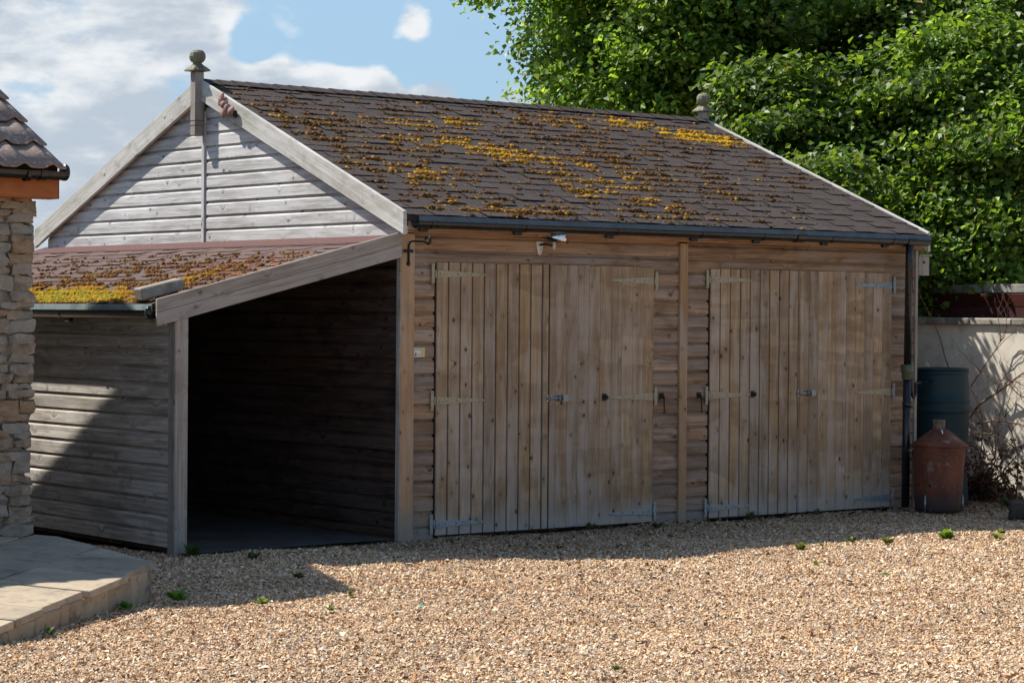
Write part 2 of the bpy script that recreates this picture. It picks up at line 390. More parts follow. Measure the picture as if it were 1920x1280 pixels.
def box(name, o, ax, ay, az, L, Wd, T, mat, parent, bev=.002):
    """box from corner o: L along ax (grain), Wd along ay, T along az"""
    key = (round(L, 4), round(Wd, 4), round(T, 4), bev, mat.name)
    if key not in _mc: _mc[key] = boxm(L, Wd, T, bev).copy()
    return mobj(name, _mc[key], mat, parent, frame(o, ax, ay, az))
X, Y, Z = Vector((1, 0, 0)), Vector((0, 1, 0)), Vector((0, 0, 1))
def prism(name, poly, T, Mw, mat, parent, bev=.0015):
    """polygon in local XY (counter-clockwise), T thick along local Z"""
    n = len(poly)
    vs = [(p[0], p[1], 0) for p in poly]+[(p[0], p[1], T) for p in poly]
    fs = [tuple(range(n))[::-1], tuple(range(n, 2*n))]+[(i, (i+1) % n, n+(i+1) % n, n+i) for i in range(n)]
    me = fixn(pyd(name, vs, fs))
    if bev:
        bm = bmesh.new(); bm.from_mesh(me); bmesh.ops.bevel(bm, geom=bm.edges[:], offset=bev, segments=1, affect='EDGES'); bm.to_mesh(me); bm.free()
    return mobj(name, me, mat, parent, Mw)
def lathe_me(name, prof, seg=28, cap=True, wob=0):
    vs = []; fs = []
    for r, z in prof:
        for k in range(seg):
            a = 2*math.pi*k/seg; rr = r*(1+(wob*math.sin(3*a+z*9)+wob*.6*math.sin(7*a-z*5) if wob else 0)); vs.append((rr*math.cos(a), rr*math.sin(a), z))
    for i in range(len(prof)-1):
        for k in range(seg):
            a, b_ = i*seg+k, i*seg+(k+1) % seg; fs.append((a, b_, b_+seg, a+seg))
    if cap:
        fs.append(tuple(range(seg))[::-1]); fs.append(tuple((len(prof)-1)*seg+k for k in range(seg)))
    return pyd(name, vs, fs)
def tube_arr(paths, seg=6):
    vs = []; fs = []
    for pts, rad in paths:
        pts = [Vector(p) for p in pts]; n = len(pts); base = len(vs); prev = None
        for i, p in enumerate(pts):
            d = (pts[min(i+1, n-1)]-pts[max(i-1, 0)]).normalized()
            a = d.orthogonal().normalized() if prev is None else (prev-d*prev.dot(d)).normalized()
            prev = a; b_ = d.cross(a); r = rad[i] if isinstance(rad, (list, tuple)) else rad
            for k in range(seg):
                an = 2*math.pi*k/seg; vs.append(p+a*(r*math.cos(an))+b_*(r*math.sin(an)))
        for i in range(n-1):
            for k in range(seg):
                q, s = base+i*seg+k, base+i*seg+(k+1) % seg; fs.append((q, s, s+seg, q+seg))
        fs.append(tuple(base+k for k in range(seg))[::-1]); fs.append(tuple(base+(n-1)*seg+k for k in range(seg)))
    return vs, fs
def tubes(name, paths, mat, parent=None, seg=6, Mw=None):
    vs, fs = tube_arr(paths, seg); return mobj(name, pyd(name, vs, fs), mat, parent, Mw, True)
def big_mesh(name, verts, tris, cols=None, mat=None, parent=None, Mw=None, smooth=False):
    """verts (n,3), faces (m,k) numpy; colour per vertex"""
    me = bpy.data.meshes.new(name); nf, k = tris.shape
    me.vertices.add(len(verts)); me.vertices.foreach_set('co', verts.astype(np.float32).ravel())
    me.loops.add(nf*k); me.loops.foreach_set('vertex_index', tris.astype(np.int32).ravel())
    me.polygons.add(nf); me.polygons.foreach_set('loop_start', np.arange(0, nf*k, k, dtype=np.int32))
    me.polygons.foreach_set('use_smooth', np.full(nf, smooth, dtype=bool))
    me.update(calc_edges=True)
    if cols is not None:
        a = me.color_attributes.new('col', 'FLOAT_COLOR', 'POINT')
        c4 = np.ones((len(verts), 4), np.float32); c4[:, :3] = cols; a.data.foreach_set('color', c4.ravel())
    return mobj(name, me, mat, parent, Mw)
# siding board, shiplap profile: local X length, Y up the face, Z outward
PROF = [(0, 0), (0, .023), (.002, .025), (.082, .025), (.090, .021), (.098, .010), (.104, .006), (.1145, .005), (.1145, 0)]
PITCH = .1148
def siding(name, o, ax, L, mat, parent, az, top=None, l0=0.0, l1=0.0):
    """l0/l1: how much the ends draw in per metre of height; top: cut height"""
    pr = [p for p in PROF]
    if top is not None:
        pr = [(min(a, top), b_) for a, b_ in pr]
    vs = []
    for a, b_ in pr: vs.append((0+l0*a, a, b_))
    for a, b_ in pr: vs.append((L-l1*a, a, b_))
    n = len(pr)
    fs = [tuple(range(n)), tuple(range(n, 2*n))[::-1]]+[(i, n+i, n+(i+1) % n, (i+1) % n) for i in range(n)]
    me = fixn(pyd('siding_board', vs, fs))
    az = Vector(az); ax = Vector(ax)
    j = random.uniform(-.0015, .0015)
    return mobj(name, me, mat, parent, frame(Vector(o)+Vector((0, 0, j)), ax, Z, az))

# ------------------------------------------------------------------ ground
me = pyd('land', [(-900, -900, -.06), (900, -900, -.06), (900, 900, -.06), (-900, 900, -.06)], [(0, 1, 2, 3)])
tag(mobj('ground', me, M_LAND), kind='structure')
gx = np.concatenate([np.linspace(-30, -8, 12), np.linspace(-7.5, 9.5, 120), np.linspace(11, 24, 8)]); gy = np.concatenate([np.linspace(-24, -10, 9), np.linspace(-9.5, 9, 120)])
def gz(x, y): return .018*math.sin(x*1.3+.4)*math.sin(y*1.1)+.010*math.sin(x*3.1+y*2.2)+.006*math.sin(x*8.3+2*math.sin(y*3.1))*math.sin(y*7.1-x*2)-.014
vs = [(x, y, gz(x, y) if -7.6 < x < 9.6 and y > -9.6 else -.012) for y in gy for x in gx]; nx = len(gx)
fs = [(j*nx+i, j*nx+i+1, (j+1)*nx+i+1, (j+1)*nx+i) for j in range(len(gy)-1) for i in range(nx-1)]
tag(mobj('gravel_yard_ground', pyd('yard', vs, fs), M_GROUND, smooth=True), kind='structure')

# ------------------------------------------------------------------ the wooden garage
S_R = .4027; EY = -.148; EZ = 2.418; RY = 2.804; DEP = 5.608; LEN = 5.62
def zr(y): return EZ+S_R*(y-EY) if y <= RY else EZ+S_R*(2*RY-y-EY)
RZ = zr(RY)
G = thing('wooden_garage', (2.8, 2.8, 0), 'long brown timber double garage with moss-speckled dark shingle roof and silvered gable', 'garage')
# backing behind the boards
def wallpanel(name, pts, off, mat, parent):
    pts = [Vector(p) for p in pts]; off = Vector(off); n = len(pts)
    me = pyd(name, pts+[p+off for p in pts], [tuple(range(n)), tuple(range(n, 2*n))[::-1]]+[(i, n+i, n+(i+1) % n, (i+1) % n) for i in range(n)])
    return mobj(name, fixn(me), mat, parent)
wallpanel('wall', [(.03, .03, 0), (LEN-.03, .03, 0), (LEN-.03, .03, 2.30), (.03, .03, 2.30)], (0, .05, 0), W_INNER, G)
wallpanel('wall', [(.035, .09, 0), (.035, DEP-.03, 0), (.035, DEP-.03, 2.36), (.035, RY, RZ-.08), (.035, .09, 2.40)], (.05, 0, 0), W_INNER, G)
wallpanel('wall', [(LEN-.035, .09, 0), (LEN-.035, DEP-.03, 0), (LEN-.035, DEP-.03, 2.36), (LEN-.035, RY, RZ-.08), (LEN-.035, .09, 2.40)], (-.05, 0, 0), W_SIDE, G)
wallpanel('wall', [(.09, DEP-.09, 0), (LEN-.09, DEP-.09, 0), (LEN-.09, DEP-.09, 2.36), (.09, DEP-.09, 2.36)], (0, .05, 0), W_SIDE, G)
# front boards: y = .005 .. outward -Y
a1, lw, g_ = .3324, 1.0889, .6187; s2 = a1+2*lw+g_; mid = 2.7951
DZ = 2.08; FY = .014
z0 = 2.045-PITCH*18
NF = Vector((0, -1, 0))
def strip(xa, xb, ztop=2.28):
    k = 0
    while z0+PITCH*k < ztop-.01:
        zb = z0+PITCH*k
        siding('siding_board', (xa, FY, zb), X, xb-xa, W_SIDE, G, NF, top=min(.1145, ztop-zb)); k += 1
for xa, xb in ((.126, a1-.004), (a1+2*lw+.004, mid-.001), (mid+.087, s2-.004), (s2+2*lw+.004, LEN-.012)): strip(xa, xb, 2.045)
for xa, xb in ((.126, mid-.001), (mid+.087, LEN-.012)):
    for k in (18, 19, 20):
        zb = z0+PITCH*k
        siding('siding_board', (xa, FY, zb), X, xb-xa, W_SIDE, G, NF, top=min(.1145, 2.30-zb))
# door lintel face fills 2.045..2.08 above the leaves is the k=18 board; leaves stand proud of it
box('corner_post', (.126, -.040, -.01), Z, -X, Vector((0, 1, 0)), 2.29, .127, .045, W_POST, G, .004)
box('corner_post', (-.006, -.038, -.01), Z, Y, Vector((1, 0, 0)), 2.29, .048, .004, W_LEAN, G, .001)
box('trim_post', (mid+.086, -.032, -.01), Z, -X, Y, 2.285, .086, .040, W_POST, G, .004)
box('corner_post', (LEN+.02, -.030, -.01), Z, -X, Y, 2.29, .032, .040, W_LBARGE, G, .003)
box('corner_post', (LEN+.002, .012, -.01), Z, Y, X, 2.29, .09, .018, W_LBARGE, G, .003)
# side wall inside the lean-to: long dark boards; above the lean-to the silvered gable
NG = Vector((-1, 0, 0))
GX = .026
k = 0
while z0+PITCH*k < 2.255:
    zb = z0+PITCH*k
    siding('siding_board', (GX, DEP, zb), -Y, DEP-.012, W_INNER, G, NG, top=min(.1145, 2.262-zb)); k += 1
zb = 2.263; k = 0
while True:
    lim = RZ-.05
    if zb > lim-.06: break
    def yl(z): return (z-(EZ-.06))/S_R+EY          # where the roof underside is
    ya, yb = yl(zb), RY-.022
    if ya < .006: ya_b = .006; l = 0
    else: ya_b = ya; l = 1/S_R
    # front half: local x from y=yb down to ya
    tp = min(.1145, (lim-zb))
    siding('siding_board', (GX, RY-.024, zb), -Y, RY-.024-ya_b, W_GABLE, G, NG, top=tp, l1=l)
    siding('siding_board', (GX, 2*RY-ya_b, zb), -Y, RY-.024-ya_b, W_GABLE, G, NG, top=tp, l0=l)
    zb += PITCH; k += 1
box('trim_post', (-.012, RY+.024, 2.262), Z, -Y, X, RZ-2.262-.25, .048, .030, W_GABLE, G, .003)
# right-hand wall boards
k = 0
while z0+PITCH*k < 2.26:
    siding('siding_board', (LEN-.022, .03, z0+PITCH*k), Y, DEP-.05, W_SIDE, G, X); k += 1
# doors
def door(x0, flip, groove, hinge_side):
    """one leaf; returns door object"""
    zb, zt = .022, DZ-.006
    d = prism('door', [(0, 0), (lw-.008, 0), (lw-.008, zt-zb), (0, zt-zb)], .012, frame((x0+.004, -.006, zb), X, Z, -NF*-1), W_INNER, G, 0)
    cut = .1135; xs = []
    if hinge_side < 0:
        e = [i*cut for i in range(10)]; e = [v for v in e if v < lw-.05]+[lw-.008]
    else:
        e = [lw-.008-i*cut for i in range(10)]; e = sorted([v for v in e if v > .05]+[0])
    for a, b_ in zip(e[:-1], e[1:]):
        wd = b_-a; pr = random.uniform(0, .0015)
        ch = .004 if groove > .003 else .0012; gb = .006 if groove > .003 else .0175
        prof = [(groove*.5, 0), (wd-groove*.5, 0), (wd-groove*.5, gb), (wd-groove*.5-ch, .020+pr), (groove*.5+ch, .020+pr), (groove*.5, gb)]
        hgt = zt-zb+random.uniform(-.003, .001)
        vs = [(0, -p[0], p[1]) for p in prof]+[(hgt, -p[0], p[1]) for p in prof]; n = len(prof)
        me = fixn(pyd('plank', vs, [tuple(range(n)), tuple(range(n, 2*n))[::-1]]+[(i, n+i, n+(i+1) % n, (i+1) % n) for i in range(n)]))
        mobj('plank', me, W_DOOR, d, frame((x0+.004+a, -.006, zb), Z, -X, NF))
    return d
def hinge(d, xe, zc, side, galv=False, halfgalv=False):
    """strap hinge: xe the leaf edge, side +1 strap runs to +x"""
    L = .46; mt = M_HINGEG if galv else M_HINGE
    poly = [(.004, -.030), (L*.97, -.009), (L, 0), (L*.97, .009), (.004, .030)]
    if side < 0: poly = [(-x, y) for x, y in poly][::-1]
    h = prism('hinge', poly, .005, frame((xe, -.0285, zc), X, Z, NF), mt, d, .001)
    bx = xe-side*.034
    box('hinge_plate', (bx-.014, -.0265, zc-.075), Z, X, Vector((0, -1, 0)) if False else NF, .15, .028, .006, M_HINGEG if galv or halfgalv else M_HINGE, d, .001)
    tag(tubes('screw_heads', [([(xe+side*q_, -.0330, zc), (xe+side*q_, -.0365, zc)], .006) for q_ in (.03, .10, .20, .32, .43)]+[([(bx, -.0320, zc+q_), (bx, -.0350, zc+q_)], .005) for q_ in (-.06, .06)], M_GALV, d, 8), kind='stuff')
    tubes('hinge_pin', [([(xe-side*.012, -.034, zc-.032), (xe-side*.012, -.034, zc+.032)], .008)], mt, d, 8)
L1 = door(a1, 0, .007, -1); R1 = door(a1+lw+.009, 0, .0010, 1); L2 = door(s2, 0, .007, -1); R2 = door(s2+lw, 0, .0010, 1)
for o_, lb in ((L1, 'leftmost garage door leaf with deep vertical grooves'), (R1, 'second door leaf, smoother planks with black knob'), (L2, 'third door leaf with deep grooves and black knob'), (R2, 'rightmost smooth door leaf')):
    o_['label'] = lb
for d_, xe, sd, gm in ((L1, a1+.004, 1, 0), (R1, a1+2*lw-.004, -1, 0), (L2, s2+.004, 1, 0), (R2, s2+2*lw-.004, -1, 1)):
    hinge(d_, xe, 1.985 if sd > 0 else 1.965, sd, gm == 1)
    hinge(d_, xe, 1.032, sd, False, gm == 1)
    hinge(d_, xe, .105, sd, True)
# cover strips at the meeting edges
box('cover_strip', (a1+lw-.006, -.0265, .022), Z, -X, NF, DZ-.03, .052, .008, W_DOOR, L1, .001)
box('cover_strip', (s2+lw+.002, -.0265, .022), Z, -X, NF, DZ-.03, .052, .008, W_DOOR, L2, .001)
def bolt(d, xc, zc):
    box('bolt', (xc-.10, -.035, zc-.026), X, Z, NF, .055, .052, .006, M_GALV, d, .001)
    box('bolt', (xc+.0, -.0285, zc-.026), X, Z, NF, .13, .052, .005, M_GALV if False else M_HINGEG, d, .001)
    tubes('bolt', [([(xc-.09, -.046, zc), (xc+.07, -.046, zc)], .009)], M_GALV, d, 8)
    for dx in (-.07, .02, .055):
        tubes('bolt', [([(xc+dx, -.030, zc-.022), (xc+dx, -.055, zc-.012), (xc+dx, -.060, zc), (xc+dx, -.055, zc+.012), (xc+dx, -.030, zc+.022)], .006)], M_GALV, d, 6)
bolt(R1, a1+lw+.075, 1.035); bolt(R2, s2+lw+.02, 1.035)
# black knobs and door hooks
def knob(d, x, z):
    box('knob_plate', (x-.02, -.0285, z-.028), X, Z, NF, .04, .056, .006, M_BLACKIRON, d, .001)
    mobj('knob', lathe_me('knob', [(.006, 0), (.006, .018), (.017, .022), (.017, .030), (.010, .034)], 14), M_BLACKIRON, d, frame((x, -.034, z), X, Z, NF), True)
knob(R1, 1.993, 1.035); knob(L2, 3.62, 1.035)
for x, z, lb in ((2.611, 1.035, None), (3.021, 1.035, None)):
    h = box('door_hook', (x-.02, -.0145, z-.025), X, Z, NF, .04, .05, .012, M_BLACKIRON, G, .002)
    tubes('hook_bar', [([(x, -.03, z+.004), (x+.002, -.048, z-.01), (x+.006, -.046, z-.07), (x+.014, -.042, z-.125), (x+.002, -.044, z-.140)], [.008, .008, .006, .006, .007])], M_BLACKIRON, h, 8)
# fascia, soffit, screws
box('fascia_board', (0.0, EY+.045, 2.300), X, Z, NF, LEN, .100, .022, W_FASCIA, G, .002)
box('soffit_board', (0.0, EY+.045, 2.286), X, Y, Z, LEN, -(EY+.045)-.002, .012, W_FASCIA, G, 0)
sv = []
for i in range(19):
    x = .16+i*.295+random.uniform(-.05, .05)
    sv.append(([(x, EY+.024, 2.322+random.uniform(-.006, .006)), (x, EY+.0195, 2.322)], .006))
tag(tubes('screw_heads', sv, M_CHROME, G, 8), kind='stuff')
# eave box ends
for xx in (-.022, LEN+.002):
    prism('box_end', [(0, 0), (.125, 0), (.125, .10), (0, .05)], .02, frame((xx, EY+.02, 2.28), Y, Z, X), W_BARGE, G, .001)

# main roof ------------------------------------------------------------
XL, XR = -.026, LEN+.012
def roofslab(name, y0, y1, mat, parent):
    th = .045
    pts = [(XL, y0, zr(y0)-.006), (XR, y0, zr(y0)-.006), (XR, y1, zr(y1)-.006), (XL, y1, zr(y1)-.006)]
    vs = pts+[(a, b_, c-th) for a, b_, c in pts]
    return mobj(name, fixn(pyd(name, vs, [(0, 1, 2, 3), (7, 6, 5, 4), (0, 4, 5, 1), (1, 5, 6, 2), (2, 6, 7, 3), (3, 7, 4, 0)])), mat, parent)
ROOF = roofslab('roof', EY, RY, M_SHING, G)
roofslab('roof', 2*RY-EY, RY, M_SHING, G)
ROW = .143; TABW = .25
def tab_mesh(i, wd, ln):
    rr = random.Random(i); n = 6
    vs = []; fs = []
    low = [(wd*j/n, rr.uniform(-.0035, .0035)) for j in range(n+1)]
    for x, dy in low: vs += [(x, dy, .0), (x, dy, .0010+rr.uniform(0, .0006))]
    for j in range(n+1): vs += [(wd*j/n, ln, -.001), (wd*j/n, ln, .0012)]
    q = 2*(n+1)
    for j in range(n):
        a = 2*j; b_ = a+2
        fs.append((a, b_, b_+1, a+1)); fs.append((a+1, b_+1, q+b_+1, q+a+1)); fs.append((a, q+a, q+b_, b_))
    fs.append((0, 1, q+1, q)); fs.append((2*n, q+2*n, q+2*n+1, 2*n+1))
    return pyd('shingle', vs, fs)
def shingle_field(O, ax, us, nn, length, slope_len, mats, parent, seed, rare_fn, warp=0):
    """O lower-left corner, ax along the eave, us up the slope, nn outward"""
    rr = random.Random(seed); meshes = {}
    nrow = int(math.ceil(slope_len/ROW)); items = []
    for r_ in range(nrow):
        offs = (r_ % 2)*TABW*.5+rr.uniform(-.012, .012); x = -offs
        while x < length-.01:
            xa = max(x, 0); xb = min(x+TABW-.008, length)
            if xb-xa > .03: items.append((r_, xa, xb))
            x += TABW
    outs = []
    for r_, xa, xb in items:
        s = r_*ROW; ln = min(ROW+.02, slope_len-s)
        par = (int(round((xa+(r_ % 2)*TABW*.5)/TABW))+r_//2) % 2
        lift = (rr.choice((.006, .008, .011)) if par else rr.choice((0, 0, 0, 0, .005)))*rr.uniform(.5, 1.0)
        tilt = math.atan2(lift+.0010, ln)
        o = O+ax*xa+us*(s+rr.uniform(-.003, .003))+nn*(.0015+lift)
        u2 = (us*math.cos(tilt)-nn*math.sin(tilt)).normalized(); n2 = ax.cross(u2)
        depth = (o-CAM).dot(fw); outs.append((depth, o, u2, n2, xb-xa, ln, rr.randrange(5)))
    outs.sort(key=lambda q: q[0])
    for i, (dp, o, u2, n2, wd, ln, vi) in enumerate(outs[:300]):
        key = (round(wd, 2), round(ln, 3), vi)
        if key not in meshes: meshes[key] = tab_mesh(hash((vi, 3)) % 1000+vi, wd, ln)
        mobj('shingle', meshes[key], mats, parent, frame(o, ax, u2, n2))
    rest = outs[300:]
    if rest:
        vs = []; fs = []
        for dp, o, u2, n2, wd, ln, vi in rest:
            tm = tab_mesh(vi+77, wd, ln); mw = frame(o, ax, u2, n2); b0 = len(vs)
            vs += [tuple(mw @ v.co) for v in tm.vertices]; fs += [tuple(b0+q for q in p.vertices) for p in tm.polygons]
        tag(mobj('shingle_field', pyd('shingle_field', vs, fs), mats, parent), kind='stuff')
US = Vector((0, 1, S_R)).normalized(); NN = X.cross(US)
SL = (RY-EY)*math.sqrt(1+S_R**2)
shingle_field(Vector((XL, EY-.012, zr(EY)-.004)), X, US, NN, XR-XL, SL, M_SHING, ROOF, 5, None)
# ridge caps
n = 40; cl = (XR-XL)/n
for i in range(n):
    me = pyd('ridge_cap', [(0, -.115, -.115*S_R), (cl+.02, -.115, -.115*S_R), (cl+.02, -.02, 0.0), (0, -.02, 0.0), (0, .02, 0), (cl+.02, .02, 0), (cl+.02, .115, -.115*S_R), (0, .115, -.115*S_R)], [(0, 1, 2, 3), (3, 2, 5, 4), (4, 5, 6, 7)]) if i == 0 else me
    tl = .006
    mobj('ridge_cap', me, M_SHING, ROOF, Matrix.Translation((XL+i*cl, RY, RZ+.022+random.uniform(-.002, .003))) @ Matrix.Rotation(tl/cl, 4, 'Y'))
# bargeboards
ang = math.atan(S_R)
def barge(xo, xt, front, mat, parent):
    """outer face at xo, thickness xt"""
    H = .172; a = (EY-.002, zr(EY)+.020); b_ = (RY, RZ+.020)
    ex = Vector((0, math.cos(ang), math.sin(ang))) if front else Vector((0, -math.cos(ang), math.sin(ang)))
    o = Vector((xo, a[0] if front else 2*RY-a[0], a[1]))
    Ls = (b_[0]-a[0])/math.cos(ang)
    s_, c_ = math.sin(ang), math.cos(ang)
    poly = [(-H*s_, -H*c_), (Ls-H*s_, -H*c_), (Ls, 0), (0, 0)]
    # local Y is perpendicular to slope, in the wall plane
    ey = Vector((0, -s_, c_)) if front else Vector((0, s_, c_))
    ez = ex.cross(ey)
    if ez.x < 0: pass
    sgn = 1 if ez.x > 0 else -1
    Mw = frame(o if sgn > 0 else o+Vector((xt, 0, 0)), ex, ey, ez)
    return prism('barge_board', poly, xt, Mw, mat, parent, .003)
for fr in (True, False):
    barge(-.060, .032, fr, W_BARGE, G); barge(LEN+.012, .030, fr, W_BARGE, G)
# finials
def finial(xc):
    f_ = box('finial', (xc-.042, RY+.042, RZ-.46), Z, -Y, X, .535, .084, .084, W_LBARGE, G, .006)
    def lz(nm, prof, z, seg=4, rot=math.pi/4, mat=W_MOSSY, smooth=False):
        return mobj(nm, lathe_me(nm, prof, seg), mat, f_, Matrix.Translation((xc, RY, z)) @ Matrix.Rotation(rot, 4, 'Z'), smooth)
    zt = RZ+.075
    lz('finial_cap', [(.060, 0), (.112, .004), (.112, .014), (.085, .034), (.062, .048), (.048, .058), (.034, .075)], zt)
    lz('finial_ball', [(.030, .0), (.052, .012), (.066, .034), (.070, .055), (.064, .085), (.048, .105), (.020, .114)], zt+.070, 12, 0)
    for dz in (.085, .125):
        box('finial_groove', (xc-.0435, RY+.0435, RZ-.46+dz), Z, -Y, X, .004, .087, .087, M_BLACKIRON, f_, 0)
finial(-.070); finial(LEN+.03)
# gutter
def gutter_me(name, L, prof):
    n = len(prof); vs = [(0, a, b_) for a, b_ in prof]+[(L, a, b_) for a, b_ in prof]
    fs = [(i, i+1, n+i+1, n+i) for i in range(n-1)]
    me = pyd(name, vs, fs)
    return me
def arc(cy, cz, r, a0, a1_, n): return [(cy+r*math.cos(R(a0+(a1_-a0)*i/n)), cz+r*math.sin(R(a0+(a1_-a0)*i/n))) for i in range(n+1)]
gp_ = [(.0, 0)]+arc(.052, -.040, .052, 180, 360, 14)
GU = mobj('gutter', gutter_me('gutter', XR-XL-.10, [(y, z) for y, z in gp_]+[(.104, -.040), (.108, -.038)]), M_BLACKPL, G, frame((XL+.045, EY+.012, zr(EY)-.012), X, NF, Z), True)
box('gutter_lip', (XL+.045, EY+.012-.1035, zr(EY)-.053), X, Z, Vector((0, -.985, .17)).normalized(), XR-XL-.105, .040, .004, M_GUTLIP, GU, .001)
for x in (.14, 1.03, 1.95, 2.85, 3.55, 4.35, 5.10):
    pb = arc(.052, -.040, .0565, 175, 365, 12)
    o_ = mobj('gutter_bracket', gutter_me('gutter_bracket', .022, pb), M_BLACKPL, GU, frame((x, EY+.012, zr(EY)-.012), X, NF, Z), True)
    box('gutter_bracket', (x-.055, EY+.02, zr(EY)-.128), X, Z, NF, .075, .045, .035, M_BLACKPL, GU, .006)
for x in (3.93, 5.29):
    pb = arc(.052, -.040, .060, 170, 370, 12)
    mobj('gutter_joint', gutter_me('gutter_joint', .10, pb), M_BLACKPL, GU, frame((x, EY+.012, zr(EY)-.012), X, NF, Z), True)
# downpipe with rain diverter
px = 5.345
DP = tubes('downpipe', [([(px, EY-.045, 2.335), (px, EY-.043, 2.2), (px+.018, -.165, 1.26)], .034), ([(px+.018, -.163, 1.18), (px+.040, -.135, .02)], .036)], M_BLACKPL, G, 16)
mobj('rain_diverter', lathe_me('diverter', [(.040, 0), (.048, .01), (.048, .06), (.054, .065), (.058, .07), (.058, .13), (.050, .135)], 20), M_GREENPL, DP, Matrix.Translation((px+.018, -.162, 1.14)), True)
tubes('pipe_collar', [([(px+.024, -.156, .90), (px+.024, -.158, .95)], .041)], M_BLACKPL, DP, 16)
tubes('overflow_hose', [([(px+.06, -.16, 1.17), (px+.08, -.16, 1.14), (px+.085, -.158, 1.06), (px+.10, -.15, 1.0), (px+.13, -.14, .98), (px+.16, -.13, 1.0), (px+.175, -.12, 1.06), (px+.20, -.10, 1.10), (px+.60, .06, 1.12)], .013)], M_BLACKPL, DP, 10)

# ------------------------------------------------------------------ lean-to
LT = thing('lean_to_shelter', (-1.0, 2.8, 0), 'open-fronted timber lean-to with red-brown mossy shingle roof against the gable', 'lean-to')
LX = -1.905     # face of the side boards
NL = Vector((-1, 0, 0))
k = 0; ltop = 1.66
while .02+PITCH*k < ltop-.01:
    zb = .045+PITCH*k
    siding('siding_board', (LX+.02, DEP-.02, zb), -Y, DEP-.02-.052, W_LEAN, LT, NL, top=min(.1145, ltop+.06-zb)); k += 1
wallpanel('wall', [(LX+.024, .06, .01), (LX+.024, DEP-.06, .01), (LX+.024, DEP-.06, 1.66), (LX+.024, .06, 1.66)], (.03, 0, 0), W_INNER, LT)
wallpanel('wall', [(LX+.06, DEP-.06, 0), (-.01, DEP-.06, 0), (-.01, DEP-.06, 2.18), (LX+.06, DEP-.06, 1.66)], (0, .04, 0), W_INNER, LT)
box('post', (LX+.095, -.045, -.02), Z, -X, Y, 1.72, .100, .10, W_LBARGE, LT, .004)
box('corner_trim', (LX-.010, -.040, -.02), Z, Y, X, 1.70, .086, .006, W_LBARGE, LT, .001)
SLt = .2515; LE = -2.062
def zl(x): return 2.262+SLt*x
angl = math.atan(SLt)
vs = [(LE, -.02, zl(LE)-.01), (-.004, -.02, zl(-.004)-.01), (-.004, DEP+.05, zl(-.004)-.01), (LE, DEP+.05, zl(LE)-.01)]
vs += [(a, b_, c-.03) for a, b_, c in vs]
LR = mobj('roof', fixn(pyd('lean_roof', vs, [(0, 1, 2, 3), (7, 6, 5, 4), (0, 4, 5, 1), (1, 5, 6, 2), (2, 6, 7, 3), (3, 7, 4, 0)])), W_INNER, LT)
USl = Vector((1, 0, SLt)).normalized(); AXl = -Y; NNl = AXl.cross(USl)
if NNl.z < 0: NNl = -NNl
# ax x us must be outward
shingle_field(Vector((LE-.012, DEP+.05, zl(LE)-.006)), -Y, USl, (-Y).cross(USl), DEP+.06, (2.05-.16)*math.sqrt(1+SLt**2), M_SHINGR, LR, 11, None)
# felt flashing strip up against the gable
vs = [(-.24, -.015, zl(-.24)+.008), (-.002, -.015, zl(-.002)+.008), (-.002, DEP+.04, zl(-.002)+.008), (-.24, DEP+.04, zl(-.24)+.008)]
vs += [(-.24, -.015, zl(-.24)-.008), (-.002, -.015, zl(-.002)-.01), (-.002, DEP+.04, zl(-.002)-.01), (-.24, DEP+.04, zl(-.24)-.008)]
mobj('flashing', fixn(pyd('flashing', vs, [(0, 1, 2, 3), (0, 4, 5, 1), (0, 3, 7, 4), (2, 6, 7, 3)])), M_FELT, LR)
# front bargeboards, two boards one above the other
ex = Vector((math.cos(angl), 0, math.sin(angl))); ey = Vector((-math.sin(angl), 0, math.cos(angl))); Ls = (2.070-.010)/math.cos(angl); s_, c_ = math.sin(angl), math.cos(angl)
zt = 1.772
def lb(h0, h1, yo, th):
    prism('barge_board', [(-h1*s_, -h1*c_), (Ls-h1*s_-.0, -h1*c_), (Ls-h0*s_, -h0*c_), (-h0*s_, -h0*c_)], th, frame((-2.072, yo+th, zt), ex, ey, ex.cross(ey)) if ex.cross(ey).y > 0 else frame((-2.072, yo+th, zt), ex, ey, ex.cross(ey)), W_LBARGE, LT, .003)
lb(0, .092, -.072, .026); lb(.094, .188, -.068, .022)
# gutter of the lean-to (runs along Y)
def ygut(y0, L): return frame((LE+.012, y0, zl(LE)-.045), -Y, Vector((-1, 0, 0)), Z)
gl = [(.0, 0)]+arc(.046, -.012, .046, 180, 360, 12)
LG = mobj('gutter', gutter_me('gutter', DEP+.02, gl), M_BLACKPL, LT, frame((LE+.030, DEP+.03, zl(LE)-.052), -Y, Vector((-1, 0, 0)), Z), True)
box('drip_edge', (LE-.016, DEP+.03, zl(LE)-.050), -Y, Z, Vector((-1, 0, 0)), DEP+.04, .042, .004, M_GUTLIP2, LT, .001)
for y in (1.3, 3.0, 4.6):
    mobj('gutter_bracket', gutter_me('gutter_bracket', .022, arc(.046, -.012, .051, 175, 365, 12)), M_BLACKPL, LG, frame((LE+.030, y, zl(LE)-.052), -Y, Vector((-1, 0, 0)), Z), True)
    box('gutter_bracket', (LE+.06, y+.05, zl(LE)-.135), -Y, Z, Vector((-1, 0, 0)), .075, .045, .04, M_BLACKPL, LG, .006)
mobj('gutter_stop_end', lathe_me('stop', [(.0475, 0), (.0475, .02)], 20), M_BLACKPL, LG, frame((LE+.030-.046, .012, zl(LE)-.064), X, Z, NF), True)
box('fascia_board', (LX-.012, DEP, 1.585), -Y, Z, Vector((-1, 0, 0)), DEP-.06, .10, .02, W_LEAN, LT, .002)
